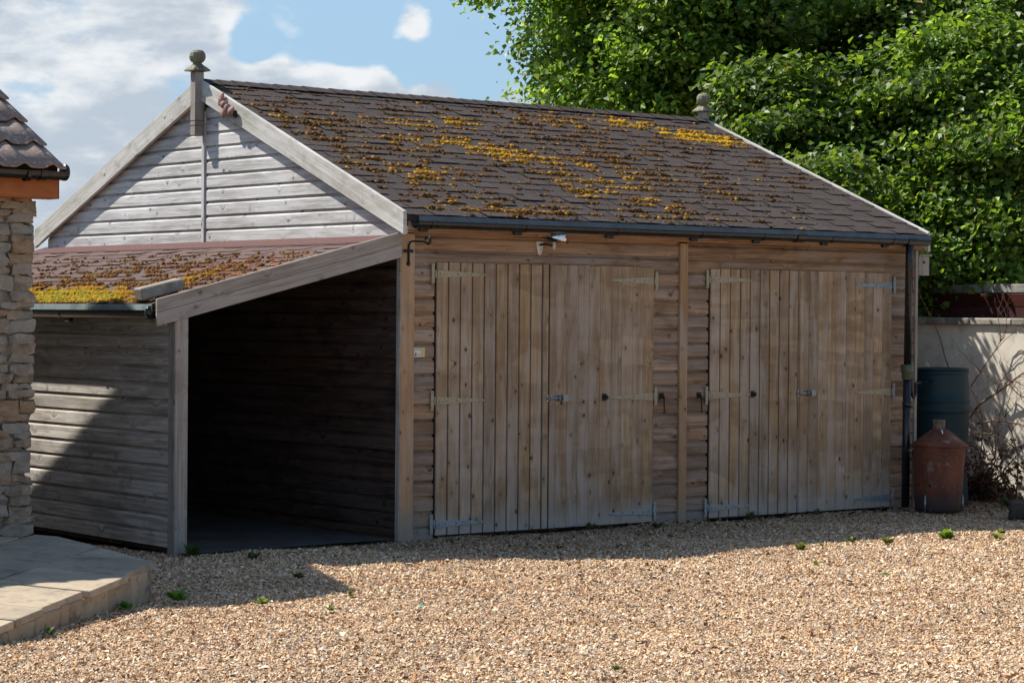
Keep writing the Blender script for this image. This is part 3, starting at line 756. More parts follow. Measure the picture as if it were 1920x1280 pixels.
# interior slab
vs = [(LX+.02, -.10, .012), (-.02, -.02, .012), (-.02, DEP-.05, .012), (LX+.02, DEP-.05, .012)]
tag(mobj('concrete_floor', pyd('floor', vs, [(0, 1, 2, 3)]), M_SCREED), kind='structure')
# offcut of timber lying on the corner
bl = boxm(.33, .12, .085, .008, .004)
tag(mobj('timber_offcut', bl, W_BLOCK, None, frame((-2.085, .10, zl(-2.06)+.016), Vector((math.cos(angl), -.07, math.sin(angl))).normalized(), Vector((.07, 1, 0)).normalized(), Vector((-math.sin(angl), 0, math.cos(angl))).normalized())),
    'short grey timber block lying loose on the mossy lean-to roof corner', 'timber block')

# ------------------------------------------------------------------ moss
def moss(name, pts, nrm_, label, cols, sizes, hs, parent=None):
    n = len(pts); k = 6
    a = np.arange(k)*2*np.pi/k
    ring = np.stack([np.cos(a), np.sin(a)], 1)
    V = np.zeros((n, 2*k+1, 3)); nrm_ = np.array(nrm_); t1 = np.cross(nrm_, [0, 0, 1.0]); t1 /= np.linalg.norm(t1); t2 = np.cross(nrm_, t1)
    for lv, (rr, hh) in enumerate(((1.0, -.12), (.78, .6))):
        jr = rng.uniform(.7, 1.3, (n, k, 1)); r_ = ring[None]*jr*rr*sizes[:, None, None]
        h = (hh+rng.uniform(-.12, .3, (n, k))*(lv))*hs[:, None]
        V[:, lv*k:(lv+1)*k] = pts[:, None]+r_[..., :1]*t1+r_[..., 1:]*t2+h[..., None]*nrm_
    V[:, 2*k] = pts+nrm_*(hs*rng.uniform(.8, 1.3, n))[:, None]
    F = []
    for i in range(k):
        j = (i+1) % k; F += [(i, j, k+j), (i, k+j, k+i), (k+i, k+j, 2*k)]
    F = np.array(F)[None]+(np.arange(n)*(2*k+1))[:, None, None]
    C_ = np.repeat(cols[:, None], 2*k+1, 1)*rng.uniform(.75, 1.25, (n, 2*k+1, 1))
    o = big_mesh(name, V.reshape(-1, 3), F.reshape(-1, 3), np.clip(C_, 0, 1).reshape(-1, 3), M_MOSS, parent, smooth=True)
    if label: tag(o, label, 'moss', kind='stuff')
    else: tag(o, kind='stuff')
    return o
YEL = np.array((.54, .30, .012)); GOLD = np.array((.42, .215, .020)); BRN = np.array((.15, .070, .020)); DRK = np.array((.055, .030, .014)); GRN = np.array((.24, .22, .025)); ORG = np.array((.42, .16, .045))
HOT = [(4.95, 2.24, .42, .13, 1.5, 1.0), (4.35, 2.50, .30, .10, 1.0, .9), (5.25, 2.10, .25, .12, 1.1, .9), (3.6, 2.35, .6, .25, .5, .3), (5.3, 1.46, .22, .16, .6, .1), (5.1, 1.1, .3, .2, .25, 0),
       (2.25, 1.25, .45, .16, .65, .6), (3.05, 1.15, .5, .22, .5, .3), (2.6, .8, .5, .25, .55, .45), (2.2, .55, .4, .2, .55, .4), (2.85, .30, .3, .15, .55, .4), (2.2, 2.15, .3, .12, .65, .7), (1.5, 2.0, .5, .15, .5, .6),
       (1.4, 1.5, .5, .25, .55, .5), (1.95, 1.5, .4, .15, .65, .6), (.7, .75, .5, .3, .55, .35), (.7, .05, .6, .2, .5, .35), (1.7, .0, .7, .15, .35, .3), (2.9, .0, .6, .1, .35, .3), (.3, 1.9, .35, .4, .4, .3), (.45, 1.3, .25, .2, .3, .3), (3.9, .75, .5, .3, .2, .2), (3.7, 1.6, .6, .3, .3, .15)]
P_, C_, S_, H_ = [], [], [], []
nr = int(SL/ROW)
tries = 145000
for _ in range(tries):
    x = random.uniform(.06, 5.58); y = random.uniform(EY+.0, RY-.08)
    s = (y-EY)/math.cos(ang)
    r_ = round(s/ROW); dl = s-r_*ROW
    edge = abs(dl) < .022
    if not edge and random.random() > .10:
        s = r_*ROW+random.gauss(-.004, .008); y = EY+s*math.cos(ang)
        if y > RY-.06 or y < EY: continue
    hot = 0; yel = 0
    for hx, hy, rx, ry, wt, ye in HOT:
        g = math.exp(-((x-hx)/rx)**2-((y-hy)/ry)**2)*wt; hot += g; yel += g*ye
    base = .075 if x < 4.2 else max(0, .075-.11*(x-4.2))+(.05 if y > 1.7 else 0)
    if y < .5 and x > 3.4: base *= .3
    tot = hot+base
    nz = noise.noise(Vector((x*5.5, r_*3.7, 1.0)))*.5+.5; nz2 = noise.noise(Vector((x*1.9, y*3, 7)))*.5+.5
    pr = tot*(max(0, (nz-.40))*5.0)*(.5+nz2*1.2)
    if tot > 1.1: pr = max(pr, .35)
    if random.random() > pr: continue
    sz = random.choice((.006, .008, .010, .012, .018))*random.uniform(.7, 1.2)*(1.0+.25*min(hot, 1))
    q = yel*(.4+1.3*nz2)+random.gauss(0, .13)
    c = YEL if q > .80 else (GOLD if q > .24 else (BRN if q > .0 else DRK))
    P_.append((x, y, zr(y)+.006)); C_.append(c*random.uniform(.75, 1.25)); S_.append(sz); H_.append(sz*random.uniform(.4, .9)*(1.2 if nz > .66 else .7))
moss('moss', np.array(P_), NN, 'golden and rusty brown moss tufts scattered over the dark main roof', np.array(C_), np.array(S_), np.array(H_))
NP1 = len(P_)
HL = [(-1.98, 1.4, .16, 1.3, 1.15, 1), (-1.9, 2.8, .22, 1.3, .8, 1), (-1.75, 1.5, .14, .9, .75, .9), (-1.5, .62, .25, .18, .75, .8), (-1.15, .72, .3, .2, .35, .5), (-1.35, 1.9, .25, .9, .28, .55), (-1.0, 1.5, .2, .8, .10, .3), (-1.6, 3.2, .25, 1.0, .25, .5)]
P_, C_, S_, H_ = [], [], [], []
for _ in range(75000):
    x = random.uniform(LE-.004, -.5); y = random.uniform(.05, 4.6)
    s = (x-LE)/math.cos(angl); r_ = round(s/ROW)
    if random.random() > .16 and x > -1.9:
        s = r_*ROW+random.gauss(-.004, .010); x = LE+s*math.cos(angl)
        if x < LE-.01: continue
    hot = sum(math.exp(-((x-a)/b_)**2-((y-c)/d)**2)*w_ for a, c, b_, d, w_, e in HL); yel = sum(math.exp(-((x-a)/b_)**2-((y-c)/d)**2)*w_*e for a, c, b_, d, w_, e in HL)
    nz = noise.noise(Vector((y*6, r_*3.1, 4.0)))*.5+.5
    orange = math.exp(-((y-.55)/.45)**2)*math.exp(-((x+1.15)/.55)**2)
    if random.random() < orange*.22*max(0, noise.noise(Vector((x*7, y*7, 2)))+.2)*2:
        P_.append((x, y, zl(x)+.007)); C_.append(ORG*random.uniform(.5, 1.1)); S_.append(random.uniform(.006, .014)); H_.append(.003); continue
    pr = (hot+.03)*max(0, nz-.38)*3.4
    if hot > .9: pr = max(pr, .22)
    if random.random() > pr: continue
    q = yel+random.gauss(0, .2)+(nz-.5)*.5; c = GRN if q > .9 else (GOLD*.95 if q > .45 else BRN)
    if q > .9 and random.random() < .35: c = YEL*.8
    sz = random.uniform(.007, .016)*(1+.2*min(hot, 1.3))
    P_.append((x, y, zl(x)+.007)); C_.append(c*random.uniform(.75, 1.2)); S_.append(sz); H_.append(sz*random.uniform(.6, 1.1))
moss('moss', np.array(P_), USl.cross(Y) if USl.cross(Y).z > 0 else -USl.cross(Y), 'yellow-green moss thick along the lower edge of the lean-to roof', np.array(C_), np.array(S_), np.array(H_))
print('MOSS', NP1, len(P_))

# ------------------------------------------------------------------ things fixed to the garage
T_ = thing('security_camera', (1.32, -.03, 2.21), 'small silver hooded security camera on a white bracket under the gutter', 'camera')
cxm = 1.335
prism('bracket', [(-.034, .048), (-.034, .012), (-.020, -.045), (0, -.060), (.020, -.045), (.034, .012), (.034, .048)][::1], .005, frame((cxm, -.014, 2.205), X, Z, NF), M_WHITEPL, T_, .001)
tubes('arm', [([(cxm, -.018, 2.225), (cxm+.03, -.06, 2.232), (cxm+.085, -.085, 2.215)], .008)], M_BLACKIRON, T_, 8)
mobj('joint', lathe_me('joint', [(.010, 0), (.013, .008), (.013, .052), (.009, .062)], 14), M_WHITEPL, T_, Matrix.Translation((cxm+.085, -.085, 2.192)), True)
cd = Vector((.62, -.70, -.30)).normalized(); cs = cd.cross(Z).normalized(); cu = cs.cross(cd)
cc = Vector((cxm+.045, -.095, 2.292))
mobj('body', lathe_me('cam_body', [(.012, -.075), (.028, -.070), (.033, -.055), (.033, .055), (.030, .062)], 20), M_BLACKPL, T_, frame(cc-cd*.01, cs, cu, cd), True)
mobj('lens', lathe_me('lens', [(.026, 0), (.024, .004), (.010, .006)], 18), M_LENS, T_, frame(cc+cd*.052, cs, cu, cd), True)
seg = 14; vs = []; fs = []
for rr_ in (.052, .0550):
    for zz in (-.045, .115):
        for i in range(seg+1):
            a = R(-5+190*i/seg); vs.append((rr_*math.cos(a), rr_*math.sin(a), zz))
n = seg+1
for i in range(seg):
    fs += [(i, i+1, n+i+1, n+i), (2*n+i, 3*n+i, 3*n+i+1, 2*n+i+1), (n+i, n+i+1, 3*n+i+1, 3*n+i), (i, 2*n+i, 2*n+i+1, i+1)]
mobj('hood', pyd('hood', vs, fs), M_CHROME, T_, frame(cc, cs, cu, cd), True)

T_ = thing('notice_label', (.15, -.02, 1.40), 'small white and yellow notice on the siding beside the corner post', 'notice')
pl = box('plate', (.136, -.0125, 1.362), X, Z, NF, .105, .068, .003, M_PAPER, T_, 0)
box('yellow_panel', (.203, -.0165, 1.3645), X, Z, NF, .0365, .063, .001, M_PAPERY, pl, 0)
prism('printed_triangle', [(0, 0), (.022, 0), (.011, .026)], .0008, frame((.145, -.0165, 1.370), X, Z, NF), M_INK, pl, 0)
for i, (zz, L_) in enumerate(((1.421, .055), (1.413, .05), (1.383, .022), (1.376, .022))):
    box('printed_line', (.145 if i < 2 else .173, -.0165, zz), X, Z, NF, L_, .002, .0006, M_INK, pl, 0)

T_ = thing('iron_bracket', (.04, -.05, 2.17), 'black wrought iron arm bracket screwed to the corner post top', 'bracket')
bx = .062
tubes('stem', [([(bx, -.048, 2.06), (bx, -.048, 2.16), (bx, -.050, 2.19), (bx, -.065, 2.215), (bx, -.10, 2.222), (bx, -.24, 2.215), (bx, -.285, 2.20)], [.008, .009, .008, .007, .007, .007, .006])], M_BLACKIRON, T_, 8)
tubes('curl', [([(bx, -.285+.028*math.cos(R(a)), 2.222+.028*math.sin(R(a))) for a in range(-90, -361, -20)][::-1]+[], .0065)], M_BLACKIRON, T_, 8)
tubes('curl', [([(bx, -.285, 2.20), (bx, -.31, 2.205), (bx, -.322, 2.225), (bx, -.315, 2.248), (bx, -.295, 2.252)], [.007, .008, .009, .008, .006])], M_BLACKIRON, T_, 8)
box('wall_plate', (bx-.045, -.041, 2.137), X, Z, NF, .09, .024, .008, M_BLACKIRON, T_, .003)
mobj('foot', lathe_me('foot', [(.004, 0), (.017, .002), (.017, .008), (.008, .01)], 12), M_BLACKIRON, T_, frame((bx, -.041, 2.055), X, Z, NF), True)

# clay ornament on the bargeboard
T_ = thing('clay_ornament', (-.09, 2.32, 3.33), 'pinkish clay winged figure clinging to the bargeboard below the peak', 'ornament')
def blob(nm, c, ax_, r3, parent, mat=M_CLAY, tilt=0):
    bm = bmesh.new(); bmesh.ops.create_icosphere(bm, subdivisions=3, radius=1)
    for v in bm.verts:
        d = v.co.normalized(); v.co = Vector((d.x*r3[0], d.y*r3[1], d.z*r3[2]))*(1+.10*noise.noise(d*2.3+Vector(c)*9))
    me = bpy.data.meshes.new(nm); bm.to_mesh(me); bm.free()
    return mobj(nm, me, mat, parent, Matrix.Translation(c) @ Matrix.Rotation(tilt, 4, 'X'), True)
ox = -.092
blob('head', (ox-.012, 2.315, 3.375), 0, (.034, .036, .034), T_)
blob('body', (ox-.004, 2.285, 3.335), 0, (.032, .036, .050), T_, tilt=.5)
blob('wing', (ox+.012, 2.405, 3.428), 0, (.014, .036, .062), T_, tilt=.55)
blob('wing', (ox+.004, 2.345, 3.312), 0, (.022, .042, .048), T_, tilt=-.2)
blob('wing', (ox-.004, 2.225, 3.318), 0, (.020, .050, .034), T_, tilt=-.45)
blob('tail', (ox+.012, 2.185, 3.292), 0, (.016, .030, .034), T_, mat=M_BLACKIRON, tilt=-.4)
tubes('feeler', [([(ox-.02, 2.31, 3.40), (ox-.03, 2.33, 3.435), (ox-.03, 2.34, 3.465)], .004)], M_CLAY, T_, 6)
tubes('feeler', [([(ox-.02, 2.30, 3.40), (ox-.035, 2.28, 3.425), (ox-.035, 2.245, 3.43)], .004)], M_CLAY, T_, 6)

# nest box on the far corner
T_ = thing('nest_box', (5.76, .06, 2.06), 'small pale wooden nest box with round hole beyond the downpipe', 'nest box')
box('batten', (LEN+.021, .03, 2.02), Z, Y, X, .26, .05, .05, W_BARGE, T_, .001)
nb = box('front_panel', (5.692, .012, 2.060), Z, X, Y, .17, .135, .012, W_LBARGE, T_, .001)
nb2 = box('side_panel', (5.694, .0245, 2.062), Z, X, Y, .168, .131, .10, W_LBARGE, T_, .001)
box('lid', (5.682, -.012, 2.232), X, Y, Z, .155, .15, .014, W_LBARGE, T_, .002)
mobj('entrance_hole', lathe_me('hole', [(.014, 0), (.014, .001)], 18), M_BLACKIRON, T_, frame((5.758, .0115, 2.178), X, Z, NF))

# ------------------------------------------------------------------ water butt and incinerator
T_ = thing('water_butt', (6.14, .16, 0), 'tall dark green plastic water butt behind the rusty incinerator', 'water butt')
prof = [(.215, .30), (.232, .42), (.240, .55), (.247, .72), (.249, .80), (.252, .812), (.250, .824), (.262, .832), (.264, .865), (.258, .878), (.252, .884), (.252, .925), (.258, .932), (.256, .942), (.249, .948), (.245, 1.05), (.238, 1.165), (.236, 1.175), (.243, 1.18), (.243, 1.205), (.236, 1.212)]
prof = [(a*1.10, b) for a, b in prof]
mobj('barrel', lathe_me('barrel', prof, 44), M_BUTT, T_, Matrix.Translation((6.14, .16, 0)), True)
mobj('lid', lathe_me('lid', [(.270, 0), (.272, .014), (.22, .022), (.05, .028)], 44), M_BUTT, T_, Matrix.Translation((6.14, .16, 1.2115)), True)
mobj('stand', lathe_me('stand', [(.28, 0), (.27, .16), (.262, .297), (.24, .299)], 12), M_BUTT, T_, Matrix.Translation((6.14, .16, 0)))
tubes('tap', [([(6.14-.12, .16-.205, .40), (6.14-.135, .16-.24, .40), (6.14-.135, .16-.245, .37)], .012)], M_BLACKPL, T_, 8)

T_ = thing('garden_incinerator', (5.47, -.44, 0), 'rusty conical-lidded garden incinerator bin standing in front of the downpipe', 'incinerator')
IC = Matrix.Translation((5.47, -.44, 0))
mobj('bin', lathe_me('bin', [(.196, .004), (.200, .03), (.206, .12), (.203, .135), (.207, .15), (.218, .38), (.231, .565), (.235, .58), (.229, .584)], 40, True, .012), M_RUST, T_, IC, True)
mobj('lid', lathe_me('lid', [(.238, .570), (.242, .578), (.240, .590), (.150, .655), (.075, .712), (.052, .718)], 40, True, .012), M_RUST, T_, IC @ Matrix.Rotation(.02, 4, 'X'), True)
mobj('chimney', lathe_me('chimney', [(.050, .70), (.052, .745), (.054, .80), (.048, .80), (.046, .72)], 24, False), plain('scorched_flue_metal', (.20, .14, .10), .7, .2, .5, 25), T_, IC, True)
vd = Vector((-.62, -.78, 0)).normalized(); vs_ = Vector((.78, -.62, 0)).normalized(); c0 = Vector((5.47, -.44, 0))
tubes('lid_handle', [([c0+vd*.13+Z*.665, c0+vd*.15+Z*.70, c0+vd*.15+Z*.715, c0+vd*.10+Z*.71], .010)], M_CHROME, T_, 8)
for s_g in (-1, 1):
    tubes('handle', [([c0+vs_*s_g*.225+Z*.555, c0+vs_*s_g*.262+Z*.53, c0+vs_*s_g*.262+vd*.05+Z*.525, c0+vs_*s_g*.225+vd*.05+Z*.55], .007)], M_GALV, T_, 8)
for a in (-62, -30, 0, 30, 60):
    d_ = Vector((vd.x*math.cos(R(a))-vd.y*math.sin(R(a)), vd.x*math.sin(R(a))+vd.y*math.cos(R(a)), 0))
    mobj('air_hole', lathe_me('air_hole', [(.009, 0), (.009, .003)], 12), M_LENS, T_, frame(c0+d_*.2105+Z*.235, d_.cross(Z), Z, d_))
for a in (-42, 75, 190):
    d_ = Vector((vd.x*math.cos(R(a))-vd.y*math.sin(R(a)), vd.x*math.sin(R(a))+vd.y*math.cos(R(a)), 0))
    tubes('leg', [([c0+d_*.207+Z*.15, c0+d_*.212+Z*.0], .009)], M_GALV, T_, 8)

# ------------------------------------------------------------------ boundary wall, fence behind, stone block
T_ = thing('garden_wall', (7.12, 3, 0), 'pale rendered boundary wall with stone coping in dappled shade', 'wall')
wy0, wy1 = -4.5, 7.5
n = 60; vs = []; fs = []
for j in range(13):
    for i in range(n+1):
        y = wy0+(wy1-wy0)*i/n; z = -.05+1.67*j/12
        vs.append((7.0+.008*noise.noise(Vector((y*2, z*2, 3)))+.004*noise.noise(Vector((y*7, z*7, 3))), y, z))
for j in range(12):
    for i in range(n): a = j*(n+1)+i; fs.append((a, a+n+1, a+n+2, a+1))
b0 = len(vs); vs += [(7.23, wy0, -.05), (7.23, wy1, -.05), (7.23, wy1, 1.62), (7.23, wy0, 1.62)]; fs += [(b0, b0+1, b0+2, b0+3)]
mobj('rendered_face', pyd('rendered_face', vs, fs), M_RENDER, T_)
y = wy0; rr = random.Random(3)
while y < wy1:
    L_ = rr.uniform(.38, .62); me = boxm(L_-.008, .31, .062, .008, .004)
    mobj('coping_stone', me.copy(), M_COPING, T_, frame((6.962+rr.uniform(-.004, .004)+.31, y, 1.622), Y, -X, Z)); y += L_
T_ = thing('timber_fence', (7.75, 2, 0), 'dark red stained timber fence with grey capping rail behind the rendered wall', 'fence')
F0 = 1.63
for i in range(15):
    zz = .05+i*.125
    box('fence_board', (7.70+.004*(i % 2), -5.0, zz), Y, Z, Vector((-1, 0, 0)), F0+5.0, .121, .02, W_RED, T_, .002)
for yy in (F0, -.13, -1.93, -3.73):
    box('fence_post', (7.775, yy-.09, 0), Z, Y, -X, 1.93, .09, .07, W_RED, T_, .003)
box('capping_rail', (7.80, -5.0, 1.93), Y, -X, Z, F0+5.04, .07, .085, W_BLOCK, T_, .006)

bm = bmesh.new(); bmesh.ops.create_cube(bm, size=1); bmesh.ops.subdivide_edges(bm, edges=bm.edges[:], cuts=5, use_grid_fill=True)
for v in bm.verts:
    v.co = Vector((v.co.x*.30*(1-.12*max(0, v.co.z)), v.co.y*.46*(1-.12*max(0, v.co.z)), (v.co.z+.45)*.13)); v.co += Vector([noise.noise(v.co*9+Vector((i*5, 0, 0)))*.018 for i in range(3)])
me = bpy.data.meshes.new('stone_block'); bm.to_mesh(me); bm.free()
tag(mobj('stone_block', me, M_DARKSTONE, None, Matrix.Translation((5.72, -1.22, 0)) @ Matrix.Rotation(R(-52), 4, 'Z'), True), 'low dark flat-topped stone block on the gravel at the right edge', 'stone block')

# ------------------------------------------------------------------ stone house at the left
HX = -3.2; HE = Vector((-3.11, -.71, 2.586)); HA = (2.38, 4.485); HS = .6135; HW = -8.2
H = thing('stone_house', (-5.5, 2.4, 0), 'rubble stone house corner with weathered brown pantiles and black gutter', 'house')
HF = -.445   # front wall face
prof = [(HF+.014, 0), (5.2, 0), (5.2, 2.65), (HA[0], HA[1]-.13), (HF+.014, 2.62)]
vs = [(HX-.065, a, b_) for a, b_ in prof]+[(HW, a, b_) for a, b_ in prof]; n = 5
mobj('wall', fixn(pyd('house_wall', vs, [tuple(range(n)), tuple(range(n, 2*n))[::-1]]+[(i, n+i, n+(i+1) % n, (i+1) % n) for i in range(n)])), M_MORTAR, H)
def stone_me(L_, h_, dpt, sd):
    rr = random.Random(sd)
    bm = bmesh.new(); bmesh.ops.create_cube(bm, size=1); bmesh.ops.subdivide_edges(bm, edges=bm.edges[:], cuts=4, use_grid_fill=True)
    for v in bm.verts:
        p = Vector((v.co.x*2, v.co.y*2, v.co.z*2)); q = p.copy()
        # round the box
        for i in range(3):
            j, k_ = (i+1) % 3, (i+2) % 3
            q[i] = p[i]*math.sqrt(max(.0, 1-.03*p[j]**4-.03*p[k_]**4))*1.0
        v.co = Vector((q.x*L_*.5, q.y*dpt*.5, q.z*h_*.5))
        v.co += Vector([noise.noise(v.co*9+Vector((sd*3.1, i*7, 0)))*.022+noise.noise(v.co*40+Vector((sd*1.7, i*5, 3)))*.009 for i in range(3)])
    for k_ in range(9):
        nv = Vector((rr.gauss(0, 1), rr.gauss(0, 1.1), rr.gauss(0, 1))).normalized()
        ext = max(v.co.dot(nv) for v in bm.verts); lim_ = ext*rr.uniform(.74, .94)
        for v in bm.verts:
            e_ = v.co.dot(nv)-lim_
            if e_ > 0: v.co -= nv*(e_*.92)
    me = bpy.data.meshes.new('stone'); bm.to_mesh(me); bm.free(); return me
z = .02; rr = random.Random(12); cnt = 0; row = 0
while z < 2.40:
    hh = rr.choice((.045, .06, .075, .10)); hh = min(hh, 2.44-z)
    x = HX+rr.uniform(-.012, .018)
    while x > HX-1.1:
        L_ = rr.uniform(.10, .24) if row % 2 else rr.uniform(.14, .22)
        h2 = hh*rr.uniform(.86, 1.06)
        me = stone_me(L_+.004, h2+.003, .17, cnt)
        mobj('stone', me, M_STONE, H, Matrix.Translation((x-L_/2, HF+.055+rr.uniform(-.012, .014), z+hh/2+rr.uniform(-.006, .006))) @ Matrix.Rotation(rr.uniform(-.06, .06), 4, 'Y'), False)
        x -= L_; cnt += 1
    # first stones round the corner on the gable side
    y = HF+.13+rr.uniform(-.03, .03)
    for q in range(2):
        L_ = rr.uniform(.14, .3)
        if y+L_ > 1.2 or cnt > 292: break
        me = stone_me(L_, hh-.003, .12, cnt+500)
        mobj('stone', me, M_STONE, H, frame((HX-.035, y+L_/2, z+hh/2), Y, -X, Z), False); y += L_; cnt += 1
    z += hh; row += 1
print('STONES', cnt)
# fascia, soffit, lintel
box('fascia_board', (HX-4.8, -.585, 2.402), X, Z, NF, 4.8+.095, .132, .02, W_ORANGE, H, .002)
box('fascia_board', (HX+.098, -.603, 2.402), Y, Z, X, .16, .132, .006, W_ORANGE, H, .001)
box('soffit_board', (HX-4.8, -.584, 2.404), X, Y, Z, 4.8+.09, .16, .010, W_ORANGE, H, 0)
box('barge_board', (HX+.03, -.43, 2.55), Vector((0, 1, HS)).normalized(), Vector((0, -HS, 1)).normalized(), X, 3.3, .14, .02, W_ORANGE, H, .002)
# gutter
HG = mobj('gutter', gutter_me('gutter', 4.9, [(.0, 0)]+arc(.052, -.006, .052, 180, 362, 14)), M_BLACKPL, H, frame((HX-4.8, -.606, 2.576), X, NF, Z), True)
mobj('gutter_joint', gutter_me('gutter_joint', .05, arc(.052, -.006, .058, 175, 365, 14)), M_BLACKPL, HG, frame((HX-.075, -.606, 2.576), X, NF, Z), True)
mobj('gutter_stop_end', lathe_me('stop', [(.054, 0), (.054, .02), (.05, .026)], 20), M_BLACKPL, HG, frame((HX+.10, -.658, 2.570), Y, Z, X), True)
mobj('gutter_bracket', gutter_me('gutter_bracket', .03, arc(.052, -.010, .060, 175, 365, 14)), M_BLACKPL, HG, frame((HX-.17, -.606, 2.573), X, NF, Z), True)
# pantiles
HT = .318; TW = .392
hang_ = math.atan(HS); slen = (HA[0]-HE.y)/math.cos(hang_)
def tile_me(seed, wd=TW, ln=HT+.07, rolls=2):
    rr = random.Random(seed); n = 12*rolls; prof = []
    for i in range(n+1):
        u = i/n*rolls; f = u % 1.0
        h = .038*math.exp(-((f-.5)/.19)**2)+.004*math.cos(2*math.pi*f)
        prof.append((wd*i/n, h+rr.uniform(-.0008, .0008)))
    vs = []; fs = []
    for (x_, h) in prof: vs += [(x_, 0, h), (x_, 0, h+.013), (x_, ln, h-.0), (x_, ln, h+.012)]
    for i in range(n):
        a = 4*i; b_ = a+4
        fs += [(a, b_, b_+1, a+1), (a+1, b_+1, b_+3, a+3), (a, a+2, b_+2, b_)]
    e = 4*n; fs += [(0, 1, 3, 2), (e, e+2, e+3, e+1)]
    me = pyd('roof_tile', vs, fs); return me
tms = [tile_me(i) for i in range(4)]
us = Vector((0, math.cos(hang_), math.sin(hang_))); nn_ = X.cross(us)
HR = wallpanel('roof', [(HX+.082, -.62, 2.612), (HX+.082, HA[0], HA[1]-.035), (HW, HA[0], HA[1]-.05), (HW, -.60, 2.60)], (0, 0, -.04), W_INNER, H)
wallpanel('roof', [(HX+.085, HA[0], HA[1]), (HX+.085, 2*HA[0]+.71, 2.586), (HW, 2*HA[0]+.71, 2.586), (HW, HA[0], HA[1])], (0, 0, -.06), M_TILE, H)
nr_ = int(slen/HT)+1; restv = []; restf = []; rr = random.Random(5); restc = 0
for r_ in range(nr_):
    for c_i in range(12):
        xo = HX+.088-TW*(c_i+1)
        ln_left = slen-r_*HT
        tilt = .030/HT
        o = Vector((xo, HE.y, HE.z-.028))+us*(r_*HT+rr.uniform(-.004, .004))+nn_*(.026)
        u2 = (us-nn_*tilt).normalized(); Mw = frame(o, X, u2, X.cross(u2))
        if c_i < 5:
            mobj('roof_tile', tms[rr.randrange(4)], M_TILE, HR, Mw, True)
        else:
            tm = tms[rr.randrange(4)]; b0 = len(restv)
            restv += [tuple(Mw @ v.co) for v in tm.vertices]; restf += [tuple(b0+q for q in p.vertices) for p in tm.polygons]
tag(mobj('tiling', pyd('tiling', restv, restf), M_TILE, HR), kind='stuff')

# ------------------------------------------------------------------ patio: slabs in a slanted raised terrace
def patz(x, y): return .20+.058*(y+2)+.02*min(0, (y+2.06))
PE0 = Vector((-3.203, -2.063)); PE1 = Vector((-6.4, -4.64)); PC = Vector((-3.28, -.30))
edir = (PE1-PE0).normalized(); eper = Vector((-edir.y, edir.x)) * -1
if eper.y < 0: eper = -eper
poly = [PE0, Vector((-3.19, -1.30)), Vector((-3.26, -.40)), Vector((-9.0, -.40)), Vector((-9.0, -6.8)), PE1]
def clip(poly_, o, nrm):
    out = []
    for i in range(len(poly_)):
        a, b_ = poly_[i], poly_[(i+1) % len(poly_)]; da, db = (a-o).dot(nrm), (b_-o).dot(nrm)
        if da >= 0: out.append(a)
        if (da >= 0) != (db >= 0): out.append(a+(b_-a)*(da/(da-db)))
    return out
PT = thing('patio_terrace', (-4.5, -1.8, 0), 'raised buff slab patio with block edging in front of the stone house', 'patio')
# base under the slabs
bp = [PE0+Vector((-.05, .03)), Vector((-3.24, -1.30)), Vector((-3.31, -.40)), Vector((-9.0, -.40)), Vector((-9.0, -6.7)), PE1+Vector((0, .06))]
n = len(bp)
vs = [(p.x, p.y, -.02) for p in bp]+[(p.x, p.y, patz(p.x, p.y)-.045) for p in bp]
mobj('base', fixn(pyd('base', vs, [tuple(range(n)), tuple(range(n, 2*n))]+[(i, (i+1) % n, n+(i+1) % n, n+i) for i in range(n)])), M_WBLOCK, PT)
rr = random.Random(9)
pp = []
for r_ in range(0, 9):
    widths = []; sft = rr.uniform(-.3, 0)
    ya, yb = r_*.56-.03*0, (r_+1)*.56
    u = sft-.5
    while u < 6.5:
        wd = rr.choice((.36, .56, .56, .42)); pp.append((u, u+wd, ya-(0.10 if r_ == 0 else 0), yb)); u += wd
for (u0, u1, v0, v1) in pp:
    g = .009; cl_ = list(poly); jag = rr.uniform(-.035, .025)
    if v0 < 0: v0 = jag; cl_ = [PE0+Vector((.03, -.06)), poly[1], poly[2], poly[3], poly[4], PE1+Vector((.0, -.08))]
    for o_, nv in ((PE0+edir*(u0+g), edir), (PE0+edir*(u1-g), -edir), (PE0+eper*(v0+g), eper), (PE0+eper*(v1-g), -eper)):
        cl_ = clip(cl_, o_, nv)
        if not cl_: break
    if len(cl_) < 3: continue
    cx_ = sum((p for p in cl_), Vector((0, 0)))/len(cl_)
    if cx_.x < -7.5: continue
    n = len(cl_); tz = rr.uniform(-.004, .004)
    vs = [(p.x, p.y, patz(p.x, p.y)-.04+tz) for p in cl_]+[(p.x, p.y, patz(p.x, p.y)+tz) for p in cl_]
    me = fixn(pyd('slab', vs, [tuple(range(n))[::-1], tuple(range(n, 2*n))]+[(i, (i+1) % n, n+(i+1) % n, n+i) for i in range(n)]))
    bm = bmesh.new(); bm.from_mesh(me); bmesh.ops.remove_doubles(bm, verts=bm.verts, dist=.002); bmesh.ops.bevel(bm, geom=bm.edges[:], offset=.004, segments=1, affect='EDGES'); bm.to_mesh(me); bm.free()
    mobj('slab', me, M_SLAB, PT)
